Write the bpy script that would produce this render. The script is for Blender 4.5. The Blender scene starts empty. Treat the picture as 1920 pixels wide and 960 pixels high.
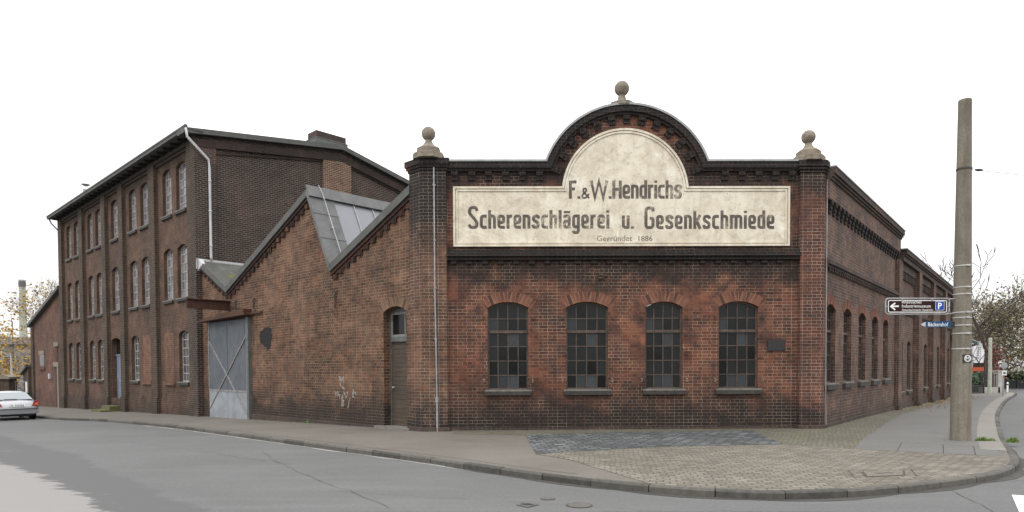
import bpy, bmesh, math, random
from math import sin, cos, pi, sqrt, log, exp, radians, tan, atan2
from mathutils import Vector, Matrix
from mathutils.geometry import tessellate_polygon
random.seed(7)
S = bpy.context.scene
C = S.collection

# ------------------------------------------------------------------ camera, world, sun, exposure
CH = 1.85
cam = bpy.data.cameras.new('camera'); camo = bpy.data.objects.new('camera', cam); C.objects.link(camo)
cam.sensor_width = 36; cam.lens = 1235/1920*36; cam.clip_end = 4000; cam.clip_start = .1
TH = .0270; ROLL = .005
cam.shift_y = (690+1235*tan(TH)-480)/1920
camo.matrix_world = Matrix.Translation((0, 0, CH)) @ Matrix.Rotation(pi/2-TH, 4, 'X') @ Matrix.Rotation(-ROLL, 4, 'Z')
S.camera = camo
S.render.engine = 'CYCLES'
S.view_settings.view_transform = 'Standard'; S.view_settings.look = 'None'
S.view_settings.exposure = 0; S.view_settings.gamma = 1; S.view_settings.use_curve_mapping = False
S.cycles.max_bounces = 6

SUN_EL = radians(48); SUN_AZ = radians(212)          # azimuth clockwise from +Y
W = bpy.data.worlds.new('World'); S.world = W; W.use_nodes = True
nt = W.node_tree; nt.nodes.clear()
out = nt.nodes.new('ShaderNodeOutputWorld'); bg = nt.nodes.new('ShaderNodeBackground')
sky = nt.nodes.new('ShaderNodeTexSky'); sky.sky_type = 'NISHITA'; sky.sun_disc = False
sky.sun_elevation = SUN_EL; sky.sun_rotation = SUN_AZ
tc = nt.nodes.new('ShaderNodeTexCoord'); sep = nt.nodes.new('ShaderNodeSeparateXYZ')
nt.links.new(tc.outputs['Generated'], sep.inputs[0])
ramp = nt.nodes.new('ShaderNodeValToRGB')
ramp.color_ramp.elements[0].position = 0.0; ramp.color_ramp.elements[0].color = (.43, .43, .425, 1)
ramp.color_ramp.elements[1].position = 0.9; ramp.color_ramp.elements[1].color = (1.22, 1.22, 1.24, 1)
nt.links.new(sep.outputs[2], ramp.inputs[0])
noi = nt.nodes.new('ShaderNodeTexNoise'); noi.inputs['Scale'].default_value = 2.2; noi.inputs['Detail'].default_value = 5
nt.links.new(tc.outputs['Generated'], noi.inputs['Vector'])
mr = nt.nodes.new('ShaderNodeMapRange'); mr.inputs[3].default_value = .92; mr.inputs[4].default_value = 1.08
nt.links.new(noi.outputs[0], mr.inputs[0])
vm = nt.nodes.new('ShaderNodeVectorMath'); vm.operation = 'SCALE'
nt.links.new(ramp.outputs[0], vm.inputs[0]); nt.links.new(mr.outputs[0], vm.inputs['Scale'])
vm2 = nt.nodes.new('ShaderNodeVectorMath'); vm2.operation = 'SCALE'; vm2.inputs['Scale'].default_value = 24.0
nt.links.new(vm.outputs[0], vm2.inputs[0])
mx = nt.nodes.new('ShaderNodeMix'); mx.data_type = 'RGBA'; mx.inputs[0].default_value = .93
nt.links.new(sky.outputs[0], mx.inputs[6]); nt.links.new(vm2.outputs[0], mx.inputs[7])
nt.links.new(mx.outputs[2], bg.inputs[0]); bg.inputs[1].default_value = .1
nt.links.new(bg.outputs[0], out.inputs[0])
sl = bpy.data.lights.new('sun', 'SUN'); so = bpy.data.objects.new('sun', sl); C.objects.link(so)
sl.energy = 1.0; sl.angle = radians(22); sl.color = (1, .96, .9)
sd = Vector((sin(SUN_AZ)*cos(SUN_EL), cos(SUN_AZ)*cos(SUN_EL), sin(SUN_EL)))
so.rotation_euler = sd.to_track_quat('Z', 'Y').to_euler(); so.location = (0, -5, 30)

# ------------------------------------------------------------------ materials
class NT:
    def __init__(s, name):
        s.m = bpy.data.materials.new(name); s.m.use_nodes = True; s.t = s.m.node_tree
        s.b = s.t.nodes['Principled BSDF']; s.N = s.t.nodes
    def n(s, typ, **k):
        o = s.t.nodes.new(typ)
        for a, v in k.items(): setattr(o, a, v)
        return o
    def l(s, a, b): s.t.links.new(a, b)
    def noise(s, scale, detail=4, rough=.55, vec=None, dist=0):
        o = s.n('ShaderNodeTexNoise'); o.inputs['Scale'].default_value = scale; o.inputs['Detail'].default_value = detail
        o.inputs['Roughness'].default_value = rough; o.inputs['Distortion'].default_value = dist
        if vec is not None: s.l(vec, o.inputs['Vector'])
        return o.outputs[0]
    def rng(s, v, a, b, c=0., d=1.):
        o = s.n('ShaderNodeMapRange')
        s.l(v, o.inputs[0])
        for i, x in zip((1, 2, 3, 4), (a, b, c, d)): o.inputs[i].default_value = x
        return o.outputs[0]
    def math(s, op, a, b=None):
        o = s.n('ShaderNodeMath', operation=op)
        for i, x in enumerate((a, b)):
            if x is None: continue
            if isinstance(x, (int, float)): o.inputs[i].default_value = x
            else: s.l(x, o.inputs[i])
        return o.outputs[0]
    def mix(s, f, a, b, mode='MIX'):
        o = s.n('ShaderNodeMix', data_type='RGBA', blend_type=mode)
        for i, x in ((0, f), (6, a), (7, b)):
            if isinstance(x, (int, float)): o.inputs[i].default_value = x
            elif isinstance(x, tuple): o.inputs[i].default_value = x if len(x) == 4 else (*x, 1)
            else: s.l(x, o.inputs[i])
        return o.outputs[2]
    def ramp(s, v, stops, interp='LINEAR'):
        o = s.n('ShaderNodeValToRGB'); r = o.color_ramp; r.interpolation = interp
        r.elements[0].position = stops[0][0]; r.elements[0].color = (*stops[0][1], 1)
        r.elements[1].position = stops[-1][0]; r.elements[1].color = (*stops[-1][1], 1)
        for p, c in stops[1:-1]:
            e = r.elements.new(p); e.color = (*c, 1)
        s.l(v, o.inputs[0]); return o.outputs[0]
    def pos(s): return s.n('ShaderNodeNewGeometry').outputs['Position']
    def bump(s, h, strength, dist=.01):
        o = s.n('ShaderNodeBump'); o.inputs['Strength'].default_value = strength; o.inputs['Distance'].default_value = dist
        s.l(h, o.inputs['Height']); s.l(o.outputs[0], s.b.inputs['Normal'])
    def col(s, c):
        if isinstance(c, tuple): s.b.inputs['Base Color'].default_value = (*c, 1)
        else: s.l(c, s.b.inputs['Base Color'])
    def setp(s, **k):
        for a, v in k.items():
            i = s.b.inputs[a.replace('_', ' ')]
            if hasattr(v, 'is_linked') or hasattr(v, 'node'): s.l(v, i)
            else: i.default_value = v

def simple(name, c, rough=.7, var=.15, scale=6, metal=0, spec=.5, bump=0, c2=None):
    t = NT(name); p = t.pos()
    nz = t.noise(scale, 5, .6, p)
    c2 = c2 or tuple(x*(1-var*2) for x in c)
    t.col(t.mix(t.rng(nz, .3, .7), c2, c)); t.setp(Roughness=rough, Metallic=metal)
    t.b.inputs['Specular IOR Level'].default_value = spec
    if bump: t.bump(t.noise(scale*8, 3, .6, p), bump, .004)
    return t.m

def brick(name, stops, mortar=(.30, .26, .21), mfade=.6, bands=(), rowh=.0975, bw=.27, soot=(.022, .018, .017), tone=None, stain=.5, msize=.0062, mhi=.97, bvar=.42, squash=.52):
    """stops = brick colours; bands = (z_centre, half_height, strength) of soot bands; tone = large-scale second colour"""
    t = NT(name)
    uv = t.n('ShaderNodeUVMap').outputs[0]; p = t.pos()
    wob = t.noise(5, 2, .5, uv)
    wv = t.n('ShaderNodeVectorMath', operation='MULTIPLY_ADD')
    sp_ = t.n('ShaderNodeTexNoise'); sp_.inputs['Scale'].default_value = 4; t.l(uv, sp_.inputs['Vector'])
    sub = t.n('ShaderNodeVectorMath', operation='SUBTRACT'); t.l(sp_.outputs['Color'], sub.inputs[0]); sub.inputs[1].default_value = (.5, .5, .5)
    t.l(sub.outputs[0], wv.inputs[0]); wv.inputs[1].default_value = (.03, .022, 0); t.l(uv, wv.inputs[2])
    b = t.n('ShaderNodeTexBrick'); b.offset = .5; b.offset_frequency = 2; b.squash = squash; b.squash_frequency = 2
    t.l(wv.outputs[0], b.inputs['Vector'])
    b.inputs['Color1'].default_value = (0, 0, 0, 1); b.inputs['Color2'].default_value = (1, 1, 1, 1); b.inputs['Mortar'].default_value = (.5, .5, .5, 1)
    b.inputs['Scale'].default_value = 1; b.inputs['Mortar Size'].default_value = msize; b.inputs['Mortar Smooth'].default_value = .25
    b.inputs['Brick Width'].default_value = bw; b.inputs['Row Height'].default_value = rowh
    v = b.outputs['Color']
    big = t.noise(.55, 5, .6, uv, .6); mid = t.noise(2.3, 6, .7, uv, .4); fine = t.noise(28, 4, .7, uv)
    vv = t.math('ADD', t.math('MULTIPLY', t.math('SUBTRACT', v, .5), bvar), t.rng(big, .32, .68, .5-.36, .5+.36)); vv = t.math('ADD', vv, t.rng(fine, .3, .7, -.10, .10))
    col = t.ramp(vv, stops)
    if tone: col = t.mix(t.math('MULTIPLY', t.rng(big, .5, .68), .75), col, tone, 'MIX')
    dk = t.rng(t.math('ADD', t.math('MULTIPLY', mid, .5), t.math('MULTIPLY', t.noise(.9, 7, .7, uv, 1.2), .5)), .44, .62, 0, min(1, stain*1.35))
    col = t.mix(dk, col, tuple(x*1.6 for x in soot))
    stm = t.n('ShaderNodeMapping'); t.l(uv, stm.inputs[0]); stm.inputs['Scale'].default_value = (2.6, .32, 1)
    col = t.mix(t.rng(t.noise(1.0, 6, .65, stm.outputs[0], .2), .50, .74, 0, stain*.9), col, tuple(x*1.3 for x in soot))
    z = t.n('ShaderNodeSeparateXYZ'); t.l(p, z.inputs[0]); z = z.outputs[2]
    zn = t.math('ADD', z, t.rng(t.noise(1.1, 6, .65, uv, .3), .3, .7, -.5, .5)); sootf = None
    for zc, hh, st in bands:
        d = t.math('ABSOLUTE', t.math('SUBTRACT', zn, zc))
        f = t.math('MULTIPLY', t.rng(d, hh*.45, hh, 1, 0), t.rng(t.noise(3.1, 4, .6, uv, .2), .25, .5, st*.78, st))
        col = t.mix(f, col, soot); sootf = f if sootf is None else t.math('MAXIMUM', sootf, f)
    mfac = t.math('MULTIPLY', b.outputs['Fac'], t.rng(t.noise(1.0, 5, .65, uv, .5), .40, .60, 1-mfade, 1.0))
    mcol = t.mix(t.rng(mid, .4, .7), mortar, tuple(x*.5 for x in mortar))
    if sootf is not None: mcol = t.mix(t.math('MULTIPLY', sootf, .40), mcol, soot)
    col = t.mix(t.math('MULTIPLY', mfac, mhi), col, mcol)
    t.col(col); t.setp(Roughness=.92); t.b.inputs['Specular IOR Level'].default_value = .25
    h = t.math('SUBTRACT', t.math('MULTIPLY', fine, .5), t.math('MULTIPLY', b.outputs['Fac'], 1.0))
    t.bump(h, .7, .012)
    return t.m

RED = [(0, (.045, .021, .016)), (.25, (.100, .038, .025)), (.5, (.138, .054, .034)), (.75, (.172, .069, .042)), (1, (.22, .088, .048))]
BRN = [(0, (.050, .027, .019)), (.3, (.108, .053, .032)), (.6, (.145, .074, .046)), (.85, (.185, .099, .062)), (1, (.23, .133, .083))]
DRK = [(0, (.026, .018, .016)), (.35, (.048, .028, .024)), (.7, (.078, .040, .032)), (1, (.115, .058, .042))]
GRY = [(0, (.055, .034, .028)), (.35, (.10, .060, .047)), (.7, (.145, .085, .065)), (1, (.20, .112, .084))]
M = {}
M['front'] = brick('red_brick', RED, bands=((-.3, 1.75, .97), (4.95, .8, .88), (7.75, .95, .9)), mortar=(.38, .30, .22), mfade=.85, stain=.6, bvar=.55)
M['pier'] = brick('pier_brick', RED, bands=((-.1, 1.0, .93), (7.7, 1.3, .9)), mortar=(.40, .35, .30), stain=.5)
M['pier_dark'] = brick('sooty_pier_brick', BRN, bands=((-.1, 1.1, .95), (7.4, 2.3, .97)), mortar=(.38, .34, .28), stain=.5)
M['side'] = brick('brown_brick', BRN, bands=((-.5, 1.75, .9),), mortar=(.34, .27, .185), mfade=.6, tone=(.165, .094, .060), stain=.5, bvar=.62)
M['right'] = brick('grey_brown_brick', GRY, bands=((-.2, .9, .5),), mortar=(.28, .225, .18), mfade=.4, stain=.55, bvar=.55)
M['block'] = brick('factory_brick', [(0, (.042, .027, .020)), (.35, (.088, .050, .034)), (.7, (.125, .070, .046)), (1, (.17, .088, .057))], bands=((12.6, .8, .6), (-.6, .9, .55)), mortar=(.22, .18, .14), mfade=.5, stain=.45)
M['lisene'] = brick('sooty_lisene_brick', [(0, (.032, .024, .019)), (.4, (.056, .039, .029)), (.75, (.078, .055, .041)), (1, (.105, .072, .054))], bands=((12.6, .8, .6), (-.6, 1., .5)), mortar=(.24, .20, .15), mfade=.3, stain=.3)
M['gable'] = brick('dark_gable_brick', [(0, (.020, .015, .013)), (.4, (.036, .025, .021)), (.75, (.052, .033, .027)), (1, (.08, .042, .033))], mortar=(.27, .235, .20), mfade=.3, stain=.3, bands=((13.2, .7, .5),), msize=.008, mhi=.95, squash=1.0, bw=.26)
M['flue'] = brick('pale_flue_brick', BRN, mortar=(.42, .37, .30), mfade=.1, stain=.2, msize=.009, squash=1.0)
M['infill'] = brick('orange_infill_brick', [(0, (.10, .050, .032)), (.5, (.16, .080, .052)), (1, (.21, .112, .076))], mortar=(.27, .22, .165), stain=.5)
M['annex'] = brick('annex_brick', [(0, (.055, .033, .027)), (.5, (.12, .06, .045)), (1, (.18, .085, .06))], mortar=(.27, .22, .17), stain=.4)
M['trim'] = brick('black_cornice_brick', [(0, (.010, .009, .0085)), (.7, (.018, .0145, .0135)), (.92, (.03, .018, .015)), (1, (.09, .035, .025))], mortar=(.10, .09, .08), mfade=.5, stain=.4)
M['rtrim'] = brick('grey_cornice_brick', [(0, (.03, .024, .021)), (.6, (.07, .05, .042)), (1, (.13, .07, .05))], mortar=(.15, .13, .11), mfade=.5, stain=.5)

M['gabletop'] = brick('dark_gable_cornice_brick', [(0, (.016, .013, .012)), (.6, (.03, .021, .018)), (1, (.06, .03, .022))], mortar=(.10, .085, .07), stain=.3)
def island_mat(name, stops, rough=.9, p=.2, scale=20, bump=.4):
    t = NT(name); g = t.n('ShaderNodeNewGeometry')
    col = t.ramp(t.math('ADD', g.outputs['Random Per Island'], t.rng(t.noise(scale, 4, .6, g.outputs['Position']), .3, .7, -p, p)), stops)
    t.col(col); t.setp(Roughness=rough); t.b.inputs['Specular IOR Level'].default_value = .3
    t.bump(t.noise(scale*3, 3, .6, g.outputs['Position']), bump, .004)
    return t.m
M['arch'] = island_mat('arch_bricks', [(0, (.065, .030, .021)), (.4, (.13, .053, .034)), (.8, (.18, .075, .046)), (1, (.22, .105, .065))])
M['archb'] = island_mat('brown_arch_bricks', [(0, (.07, .045, .03)), (.5, (.14, .085, .055)), (1, (.20, .12, .075))])
M['mortar'] = simple('mortar', (.26, .21, .165), .95, .25, 9)
M['kerb'] = island_mat('kerb_stone', [(0, (.050, .048, .042)), (.5, (.078, .074, .065)), (1, (.11, .102, .09))], .85, .35, 9, .6)
M['plaster'] = None

def plaster():
    t = NT('aged_cream_plaster'); p = t.pos()
    a = t.noise(.8, 6, .6, p, .8); b = t.noise(3.2, 7, .7, p, .6); c = t.noise(13, 5, .65, p, .5)
    col = t.ramp(a, [(.3, (.56, .50, .39)), (.43, (.67, .62, .51)), (.56, (.54, .48, .375)), (.68, (.73, .69, .59))])
    col = t.mix(t.rng(b, .52, .66, 0, .55), col, (.36, .315, .245))
    col = t.mix(t.rng(b, .42, .27, 0, .7), col, (.76, .72, .62))
    col = t.mix(t.rng(c, .58, .7, 0, .65), col, (.25, .205, .15))
    st = t.n('ShaderNodeMapping'); t.l(p, st.inputs[0]); st.inputs['Scale'].default_value = (4, 4, .35)
    col = t.mix(t.rng(t.noise(1.5, 5, .6, st.outputs[0]), .52, .75, 0, .45), col, (.36, .31, .22))
    t.col(col); t.setp(Roughness=.9); t.bump(t.math('ADD', b, c), .5, .01)
    return t.m
M['plaster'] = plaster()
def paintmat():
    t = NT('faded_dark_lettering'); p = t.pos()
    f = t.noise(4.5, 7, .72, p, .5); f2 = t.noise(.7, 3, .5, p); f3 = t.noise(30, 3, .7, p)
    f = t.math('ADD', t.math('ADD', f, t.rng(f2, .35, .65, -.09, .08)), t.rng(f3, .3, .7, -.07, .07))
    t.col(t.ramp(f, [(.30, (.065, .055, .048)), (.5, (.10, .085, .072)), (.58, (.17, .145, .115)), (.68, (.44, .385, .29))]))
    t.setp(Roughness=.9); return t.m
M['paint'] = paintmat()
M['zinc'] = simple('weathered_zinc', (.125, .128, .124), .6, .2, 2.5, 0, .4, .1)
M['verge'] = simple('green_grey_verge_sheet', (.082, .084, .076), .65, .2, 3)
M['roof'] = simple('green_grey_roofing_felt', (.10, .10, .092), .9, .25, 2)
M['coping'] = simple('pale_coping_sheet', (.33, .34, .335), .5, .2, 3)
M['gutter'] = simple('pale_grey_gutter', (.50, .50, .50), .5, .15, 3)
M['pipe'] = simple('galvanised_pipe', (.36, .36, .37), .45, .2, 5, .3)
M['stone'] = simple('weathered_sandstone', (.26, .22, .17), .9, .3, 7, bump=.6, c2=(.12, .10, .08))
M['sillstone'] = simple('sooty_sill_stone', (.055, .05, .045), .9, .3, 6, bump=.6)
M['silltop'] = simple('sill_cap_stone', (.20, .185, .16), .85, .25, 6)
M['iron'] = simple('rusty_window_iron', (.10, .066, .047), .75, .35, 9, c2=(.036, .03, .026))
M['whiteiron'] = simple('pale_painted_window_iron', (.40, .38, .365), .6, .25, 9, c2=(.20, .185, .175))
M['rust'] = simple('rusty_steel', (.075, .028, .016), .9, .35, 5, c2=(.028, .014, .010))
M['rusty_tile'] = simple('rusty_sheet', (.085, .038, .022), .9, .3, 12, c2=(.05, .022, .012))
M['darkmetal'] = simple('dark_metal', (.03, .03, .032), .5, .2, 6)
M['bracegrey'] = simple('pale_grey_brace', (.26, .27, .28), .6, .3, 9, c2=(.12, .10, .085))
M['moss'] = simple('mossy_concrete', (.13, .125, .035), .95, .3, 6, c2=(.075, .07, .04), bump=.6)
M['concrete_wall'] = simple('pale_render', (.42, .40, .37), .9, .15, 2)
M['black'] = simple('interior_dark', (.01, .01, .011), .9, .1, 3)
M['tar'] = simple('black_tar_patch', (.010, .009, .009), .9, .2, 8)
M['chalk'] = simple('chalk_marks', (.42, .41, .39), .95, .3, 12)

def glass(name, lo, hi, r0, r1, spec, pale=None):
    t = NT(name); g = t.n('ShaderNodeNewGeometry'); r = g.outputs['Random Per Island']
    nz = t.noise(2.2, 5, .6, g.outputs['Position'], .4)
    t.col(t.mix(t.math('MULTIPLY', t.math('ADD', r, nz), .5), lo, hi)); t.l(t.rng(r, 0, 1, r0, r1), t.b.inputs['Roughness'])
    if pale:  # a few random panes get a lighter base colour, painted sky reflections
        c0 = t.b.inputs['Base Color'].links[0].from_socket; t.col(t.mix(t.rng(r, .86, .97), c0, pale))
    t.b.inputs['Specular IOR Level'].default_value = spec
    t.bump(nz, .15, .02)
    return t.m
M['glass'] = glass('dusty_glass_painted_glints', (.0015, .0015, .0015), (.018, .019, .020), .04, .25, .25, (.042, .047, .052))
M['glassR'] = glass('side_window_glass', (.004, .004, .005), (.02, .02, .022), .1, .3, .3)
M['glassT'] = glass('factory_glass_painted_sky', (.07, .07, .08), (.26, .255, .275), .1, .35, .8)  # bright sky in the upper panes is painted as a lighter base colour
M['glassG'] = glass('ground_floor_glass', (.03, .03, .034), (.10, .10, .11), .1, .35, .7)  # base colour lifted to paint in a weaker sky reflection
M['skylight'] = glass('wired_rooflight_glass', (.15, .155, .17), (.18, .185, .20), .3, .4, .6)  # grey-blue base carries the reflected sky as painted brightness

def planks(name, c, c2, horizontal=False, w=.12):
    t = NT(name); uv = t.n('ShaderNodeUVMap').outputs[0]
    mp = t.n('ShaderNodeMapping'); t.l(uv, mp.inputs[0]); mp.inputs['Scale'].default_value = (1.2, 14, 1) if horizontal else (14, 1.2, 1)
    g = t.noise(1.5, 6, .7, mp.outputs[0], .3); st = t.noise(1.1, 5, .6, uv)
    s2 = t.n('ShaderNodeSeparateXYZ'); t.l(uv, s2.inputs[0])
    u = s2.outputs[1 if horizontal else 0]
    fr = t.math('FRACT', t.math('DIVIDE', u, w)); gap = t.rng(t.math('ABSOLUTE', t.math('SUBTRACT', fr, .5)), .44, .49, 0, 1)
    idn = t.n('ShaderNodeTexWhiteNoise', noise_dimensions='1D'); t.l(t.math('FLOOR', t.math('DIVIDE', u, w)), idn.inputs['W'])
    col = t.mix(t.rng(g, .3, .7), c2, c); col = t.mix(t.rng(idn.outputs[0], 0, 1, 0, .45), col, tuple(x*.5 for x in c))
    col = t.mix(t.rng(st, .5, .7, 0, .6), col, c2)
    col = t.mix(t.math('MULTIPLY', gap, .85), col, tuple(x*.12 for x in c))
    t.col(col); t.setp(Roughness=.85); t.bump(t.math('SUBTRACT', g, gap), .6, .01)
    return t.m
M['gatewood'] = planks('weathered_blue_grey_planks', (.150, .162, .182), (.055, .062, .072), False, .135)
M['doorwood'] = planks('dark_weathered_boards', (.105, .078, .056), (.038, .030, .024), True, .145)
M['gatesteel'] = simple('pale_blue_grey_sheet_steel', (.27, .29, .32), .6, .15, 2, c2=(.18, .19, .20))
M['bluedoor'] = simple('blue_grey_door_paint', (.17, .21, .29), .6, .2, 3)
M['greyframe'] = simple('grey_painted_wood', (.12, .13, .125), .6, .25, 9)
M['concrete'] = None
def concrete():
    t = NT('exposed_aggregate_concrete'); p = t.pos()
    a = t.noise(1.4, 5, .6, p); b = t.noise(24, 4, .7, p)
    z = t.n('ShaderNodeMapping'); t.l(p, z.inputs[0]); z.inputs['Scale'].default_value = (6, 6, .5)
    col = t.ramp(t.math('ADD', t.math('MULTIPLY', a, .5), t.math('MULTIPLY', b, .5)), [(.35, (.115, .10, .076)), (.5, (.17, .15, .117)), (.65, (.23, .205, .165))])
    col = t.mix(t.rng(t.noise(1.5, 5, .65, z.outputs[0]), .46, .66, 0, .65), col, (.095, .085, .065)); col = t.mix(t.rng(t.noise(60, 2, .6, p), .62, .7, 0, .5), col, (.05, .045, .035))
    t.col(col); t.setp(Roughness=.95); t.bump(b, .7, .008); return t.m
M['concrete'] = concrete()

def asphalt(name, c, c2, c3, scale=.25, fine=60):
    t = NT(name); p = t.pos()
    a = t.noise(scale, 6, .6, p, .5); b = t.noise(fine, 3, .7, p); s_ = t.n('ShaderNodeMapping')
    t.l(p, s_.inputs[0]); s_.inputs['Rotation'].default_value = (0, 0, radians(43)); s_.inputs['Scale'].default_value = (.25, 2.2, 1)
    st = t.noise(.8, 5, .6, s_.outputs[0]); md = t.noise(3.5, 6, .65, p)
    col = t.mix(t.rng(a, .35, .65), c, c2); col = t.mix(t.rng(st, .5, .72, 0, .5), col, c3)
    col = t.mix(t.rng(md, .55, .75, 0, .35), col, c2)
    col = t.mix(t.rng(b, .35, .7, 0, .35), col, tuple(x*.55 for x in c))
    vo = t.n('ShaderNodeTexVoronoi'); vo.inputs['Scale'].default_value = fine*1.3; t.l(p, vo.inputs['Vector'])
    col = t.mix(t.rng(vo.outputs['Distance'], .12, .05, 0, .35), col, tuple(min(1, x*1.7) for x in c))
    gr2 = t.noise(fine*.3, 5, .8, p); col = t.mix(t.rng(gr2, .32, .48, .38, 0), col, tuple(x*.45 for x in c)); col = t.mix(t.rng(gr2, .54, .70, 0, .38), col, tuple(min(1, x*1.6) for x in c))
    sp2 = t.noise(1.1, 6, .7, p, .6); col = t.mix(t.rng(sp2, .60, .72, 0, .4), col, tuple(x*.62 for x in c))
    t.col(col); t.setp(Roughness=.88); t.b.inputs['Specular IOR Level'].default_value = .3; t.bump(b, .5, .006)
    return t.m
M['road'] = asphalt('worn_grey_asphalt', (.126, .127, .125), (.102, .103, .101), (.158, .157, .153))
def roadzones(m):
    """resurfacing zones of the left lane: pale old surface | dark repair | grey asphalt, with streaky worn edges"""
    t = NT.__new__(NT); t.m = m; t.t = m.node_tree; t.N = t.t.nodes; t.b = t.N['Principled BSDF']
    base = t.b.inputs['Base Color'].links[0].from_socket; p = t.pos()
    def dot(v):
        o = t.n('ShaderNodeVectorMath', operation='DOT_PRODUCT'); t.l(p, o.inputs[0]); o.inputs[1].default_value = v; return o.outputs['Value']
    across = dot((.6756, .7375, 0)); along = dot((.7375, -.6756, 0))
    mp = t.n('ShaderNodeMapping'); t.l(p, mp.inputs[0]); mp.inputs['Rotation'].default_value = (0, 0, radians(30)); mp.inputs['Scale'].default_value = (.5, 3.2, 1)
    st = t.noise(1.5, 7, .72, mp.outputs[0], .3); bl = t.noise(.35, 3, .5, p); fn = t.noise(9, 4, .7, p)
    d = t.math('ADD', across, t.rng(st, .3, .7, -.24, .24)); d = t.math('ADD', d, t.rng(bl, .3, .7, -.15, .15)); d = t.math('ADD', d, t.rng(fn, .3, .7, -.05, .05))
    t2 = t.math('SUBTRACT', t.rng(along, -28, -15.7, 4.68, 4.36), t.math('ADD', t.rng(along, -15.62, -15.55, 0, .26), t.rng(along, -15.5, -8.0, 0, .30)))
    dark = t.rng(t.math('SUBTRACT', t2, d), -.02, .04); pale = t.rng(t.math('SUBTRACT', 3.03, d), -.02, .05)
    g1 = t.noise(60, 3, .7, p)
    dc = t.mix(t.rng(g1, .3, .7), (.078, .079, .078), (.100, .101, .099)); dc = t.mix(t.rng(st, .64, .70, 0, .8), dc, (.20, .195, .188))
    pc = t.mix(t.rng(g1, .3, .7), (.185, .176, .169), (.235, .224, .215)); pc = t.mix(t.rng(st, .36, .30, 0, .8), pc, (.12, .12, .118)); pc = t.mix(t.rng(bl, .45, .6, 0, .4), pc, (.20, .195, .19))
    zone = t.rng(along, -36, -30)
    c = t.mix(t.math('MULTIPLY', dark, zone), base, dc); c = t.mix(t.math('MULTIPLY', pale, zone), c, pc); t.l(c, t.b.inputs['Base Color'])
roadzones(M['road'])
M['roadpatch'] = asphalt('darker_asphalt_repair', (.098, .099, .098), (.082, .083, .082), (.12, .12, .118), .5)
M['pale'] = asphalt('pale_pinkish_road_surface', (.255, .24, .228), (.22, .207, .197), (.285, .268, .255), .5)
M['pave'] = asphalt('brownish_pavement_asphalt', (.150, .137, .120), (.115, .104, .086), (.18, .164, .145), .4)
M['slab'] = asphalt('grey_pavement_slabs', (.145, .140, .133), (.120, .116, .109), (.165, .160, .151), .4)
M['strip'] = asphalt('pale_concrete_edging', (.215, .205, .18), (.18, .17, .15), (.24, .225, .20), .6)
M['groundm'] = asphalt('far_ground', (.13, .125, .10), (.10, .10, .08), (.14, .13, .11), .05)

def setts(name, stops, mortar, w, h, rot, moss=(.14, .15, .045), mossamt=.3, off=.5, ms=.012):
    t = NT(name); p = t.pos()
    mp = t.n('ShaderNodeMapping'); t.l(p, mp.inputs[0]); mp.inputs['Rotation'].default_value = (0, 0, rot)
    nz = t.n('ShaderNodeTexNoise'); nz.inputs['Scale'].default_value = 1.1; t.l(mp.outputs[0], nz.inputs['Vector'])
    sub = t.n('ShaderNodeVectorMath', operation='SUBTRACT'); t.l(nz.outputs['Color'], sub.inputs[0]); sub.inputs[1].default_value = (.5, .5, .5)
    wv = t.n('ShaderNodeVectorMath', operation='MULTIPLY_ADD'); t.l(sub.outputs[0], wv.inputs[0]); wv.inputs[1].default_value = (.18, .18, 0); t.l(mp.outputs[0], wv.inputs[2])
    b = t.n('ShaderNodeTexBrick'); b.offset = off; b.inputs['Scale'].default_value = 1
    b.inputs['Brick Width'].default_value = w; b.inputs['Row Height'].default_value = h; b.inputs['Mortar Size'].default_value = ms; b.inputs['Mortar Smooth'].default_value = .5
    b.inputs['Color1'].default_value = (0, 0, 0, 1); b.inputs['Color2'].default_value = (1, 1, 1, 1)
    t.l(wv.outputs[0], b.inputs['Vector'])
    a = t.noise(.5, 5, .6, p); f = t.noise(30, 3, .6, p); md = t.noise(2.5, 5, .65, p)
    v = t.math('ADD', t.math('MULTIPLY', b.outputs['Color'], .8), t.rng(a, .3, .7, -.25, .35)); v = t.math('ADD', v, t.rng(f, .3, .7, -.12, .12))
    col = t.ramp(v, stops)
    mo = t.math('MULTIPLY', t.rng(md, .45, .65), mossamt)
    mcol = t.mix(t.rng(md, .4, .6), mortar, moss)
    col = t.mix(mo, col, moss); col = t.mix(t.math('MULTIPLY', b.outputs['Fac'], .8), col, mcol)
    t.col(col); t.setp(Roughness=.85); t.b.inputs['Specular IOR Level'].default_value = .35
    t.bump(t.math('SUBTRACT', t.math('MULTIPLY', f, .3), b.outputs['Fac']), .9, .02)
    return t.m
M['setts'] = setts('tan_stone_setts', [(0, (.112, .100, .080)), (.4, (.148, .133, .108)), (.8, (.18, .163, .134)), (1, (.215, .195, .16))], (.055, .048, .04), .21, .15, radians(8), moss=(.10, .09, .06), mossamt=.05, ms=.014)
M['mosssetts'] = setts('mossy_small_setts', [(0, (.09, .082, .064)), (.5, (.125, .115, .09)), (1, (.16, .148, .118))], (.07, .066, .045), .13, .11, radians(-5), moss=(.105, .105, .05), mossamt=.45)
M['darksetts'] = setts('blue_grey_setts', [(0, (.05, .054, .057)), (.4, (.082, .088, .093)), (.8, (.125, .131, .136)), (1, (.17, .174, .176))], (.018, .018, .018), .30, .24, radians(-4), moss=(.06, .062, .04), mossamt=.1, ms=.03)

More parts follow.
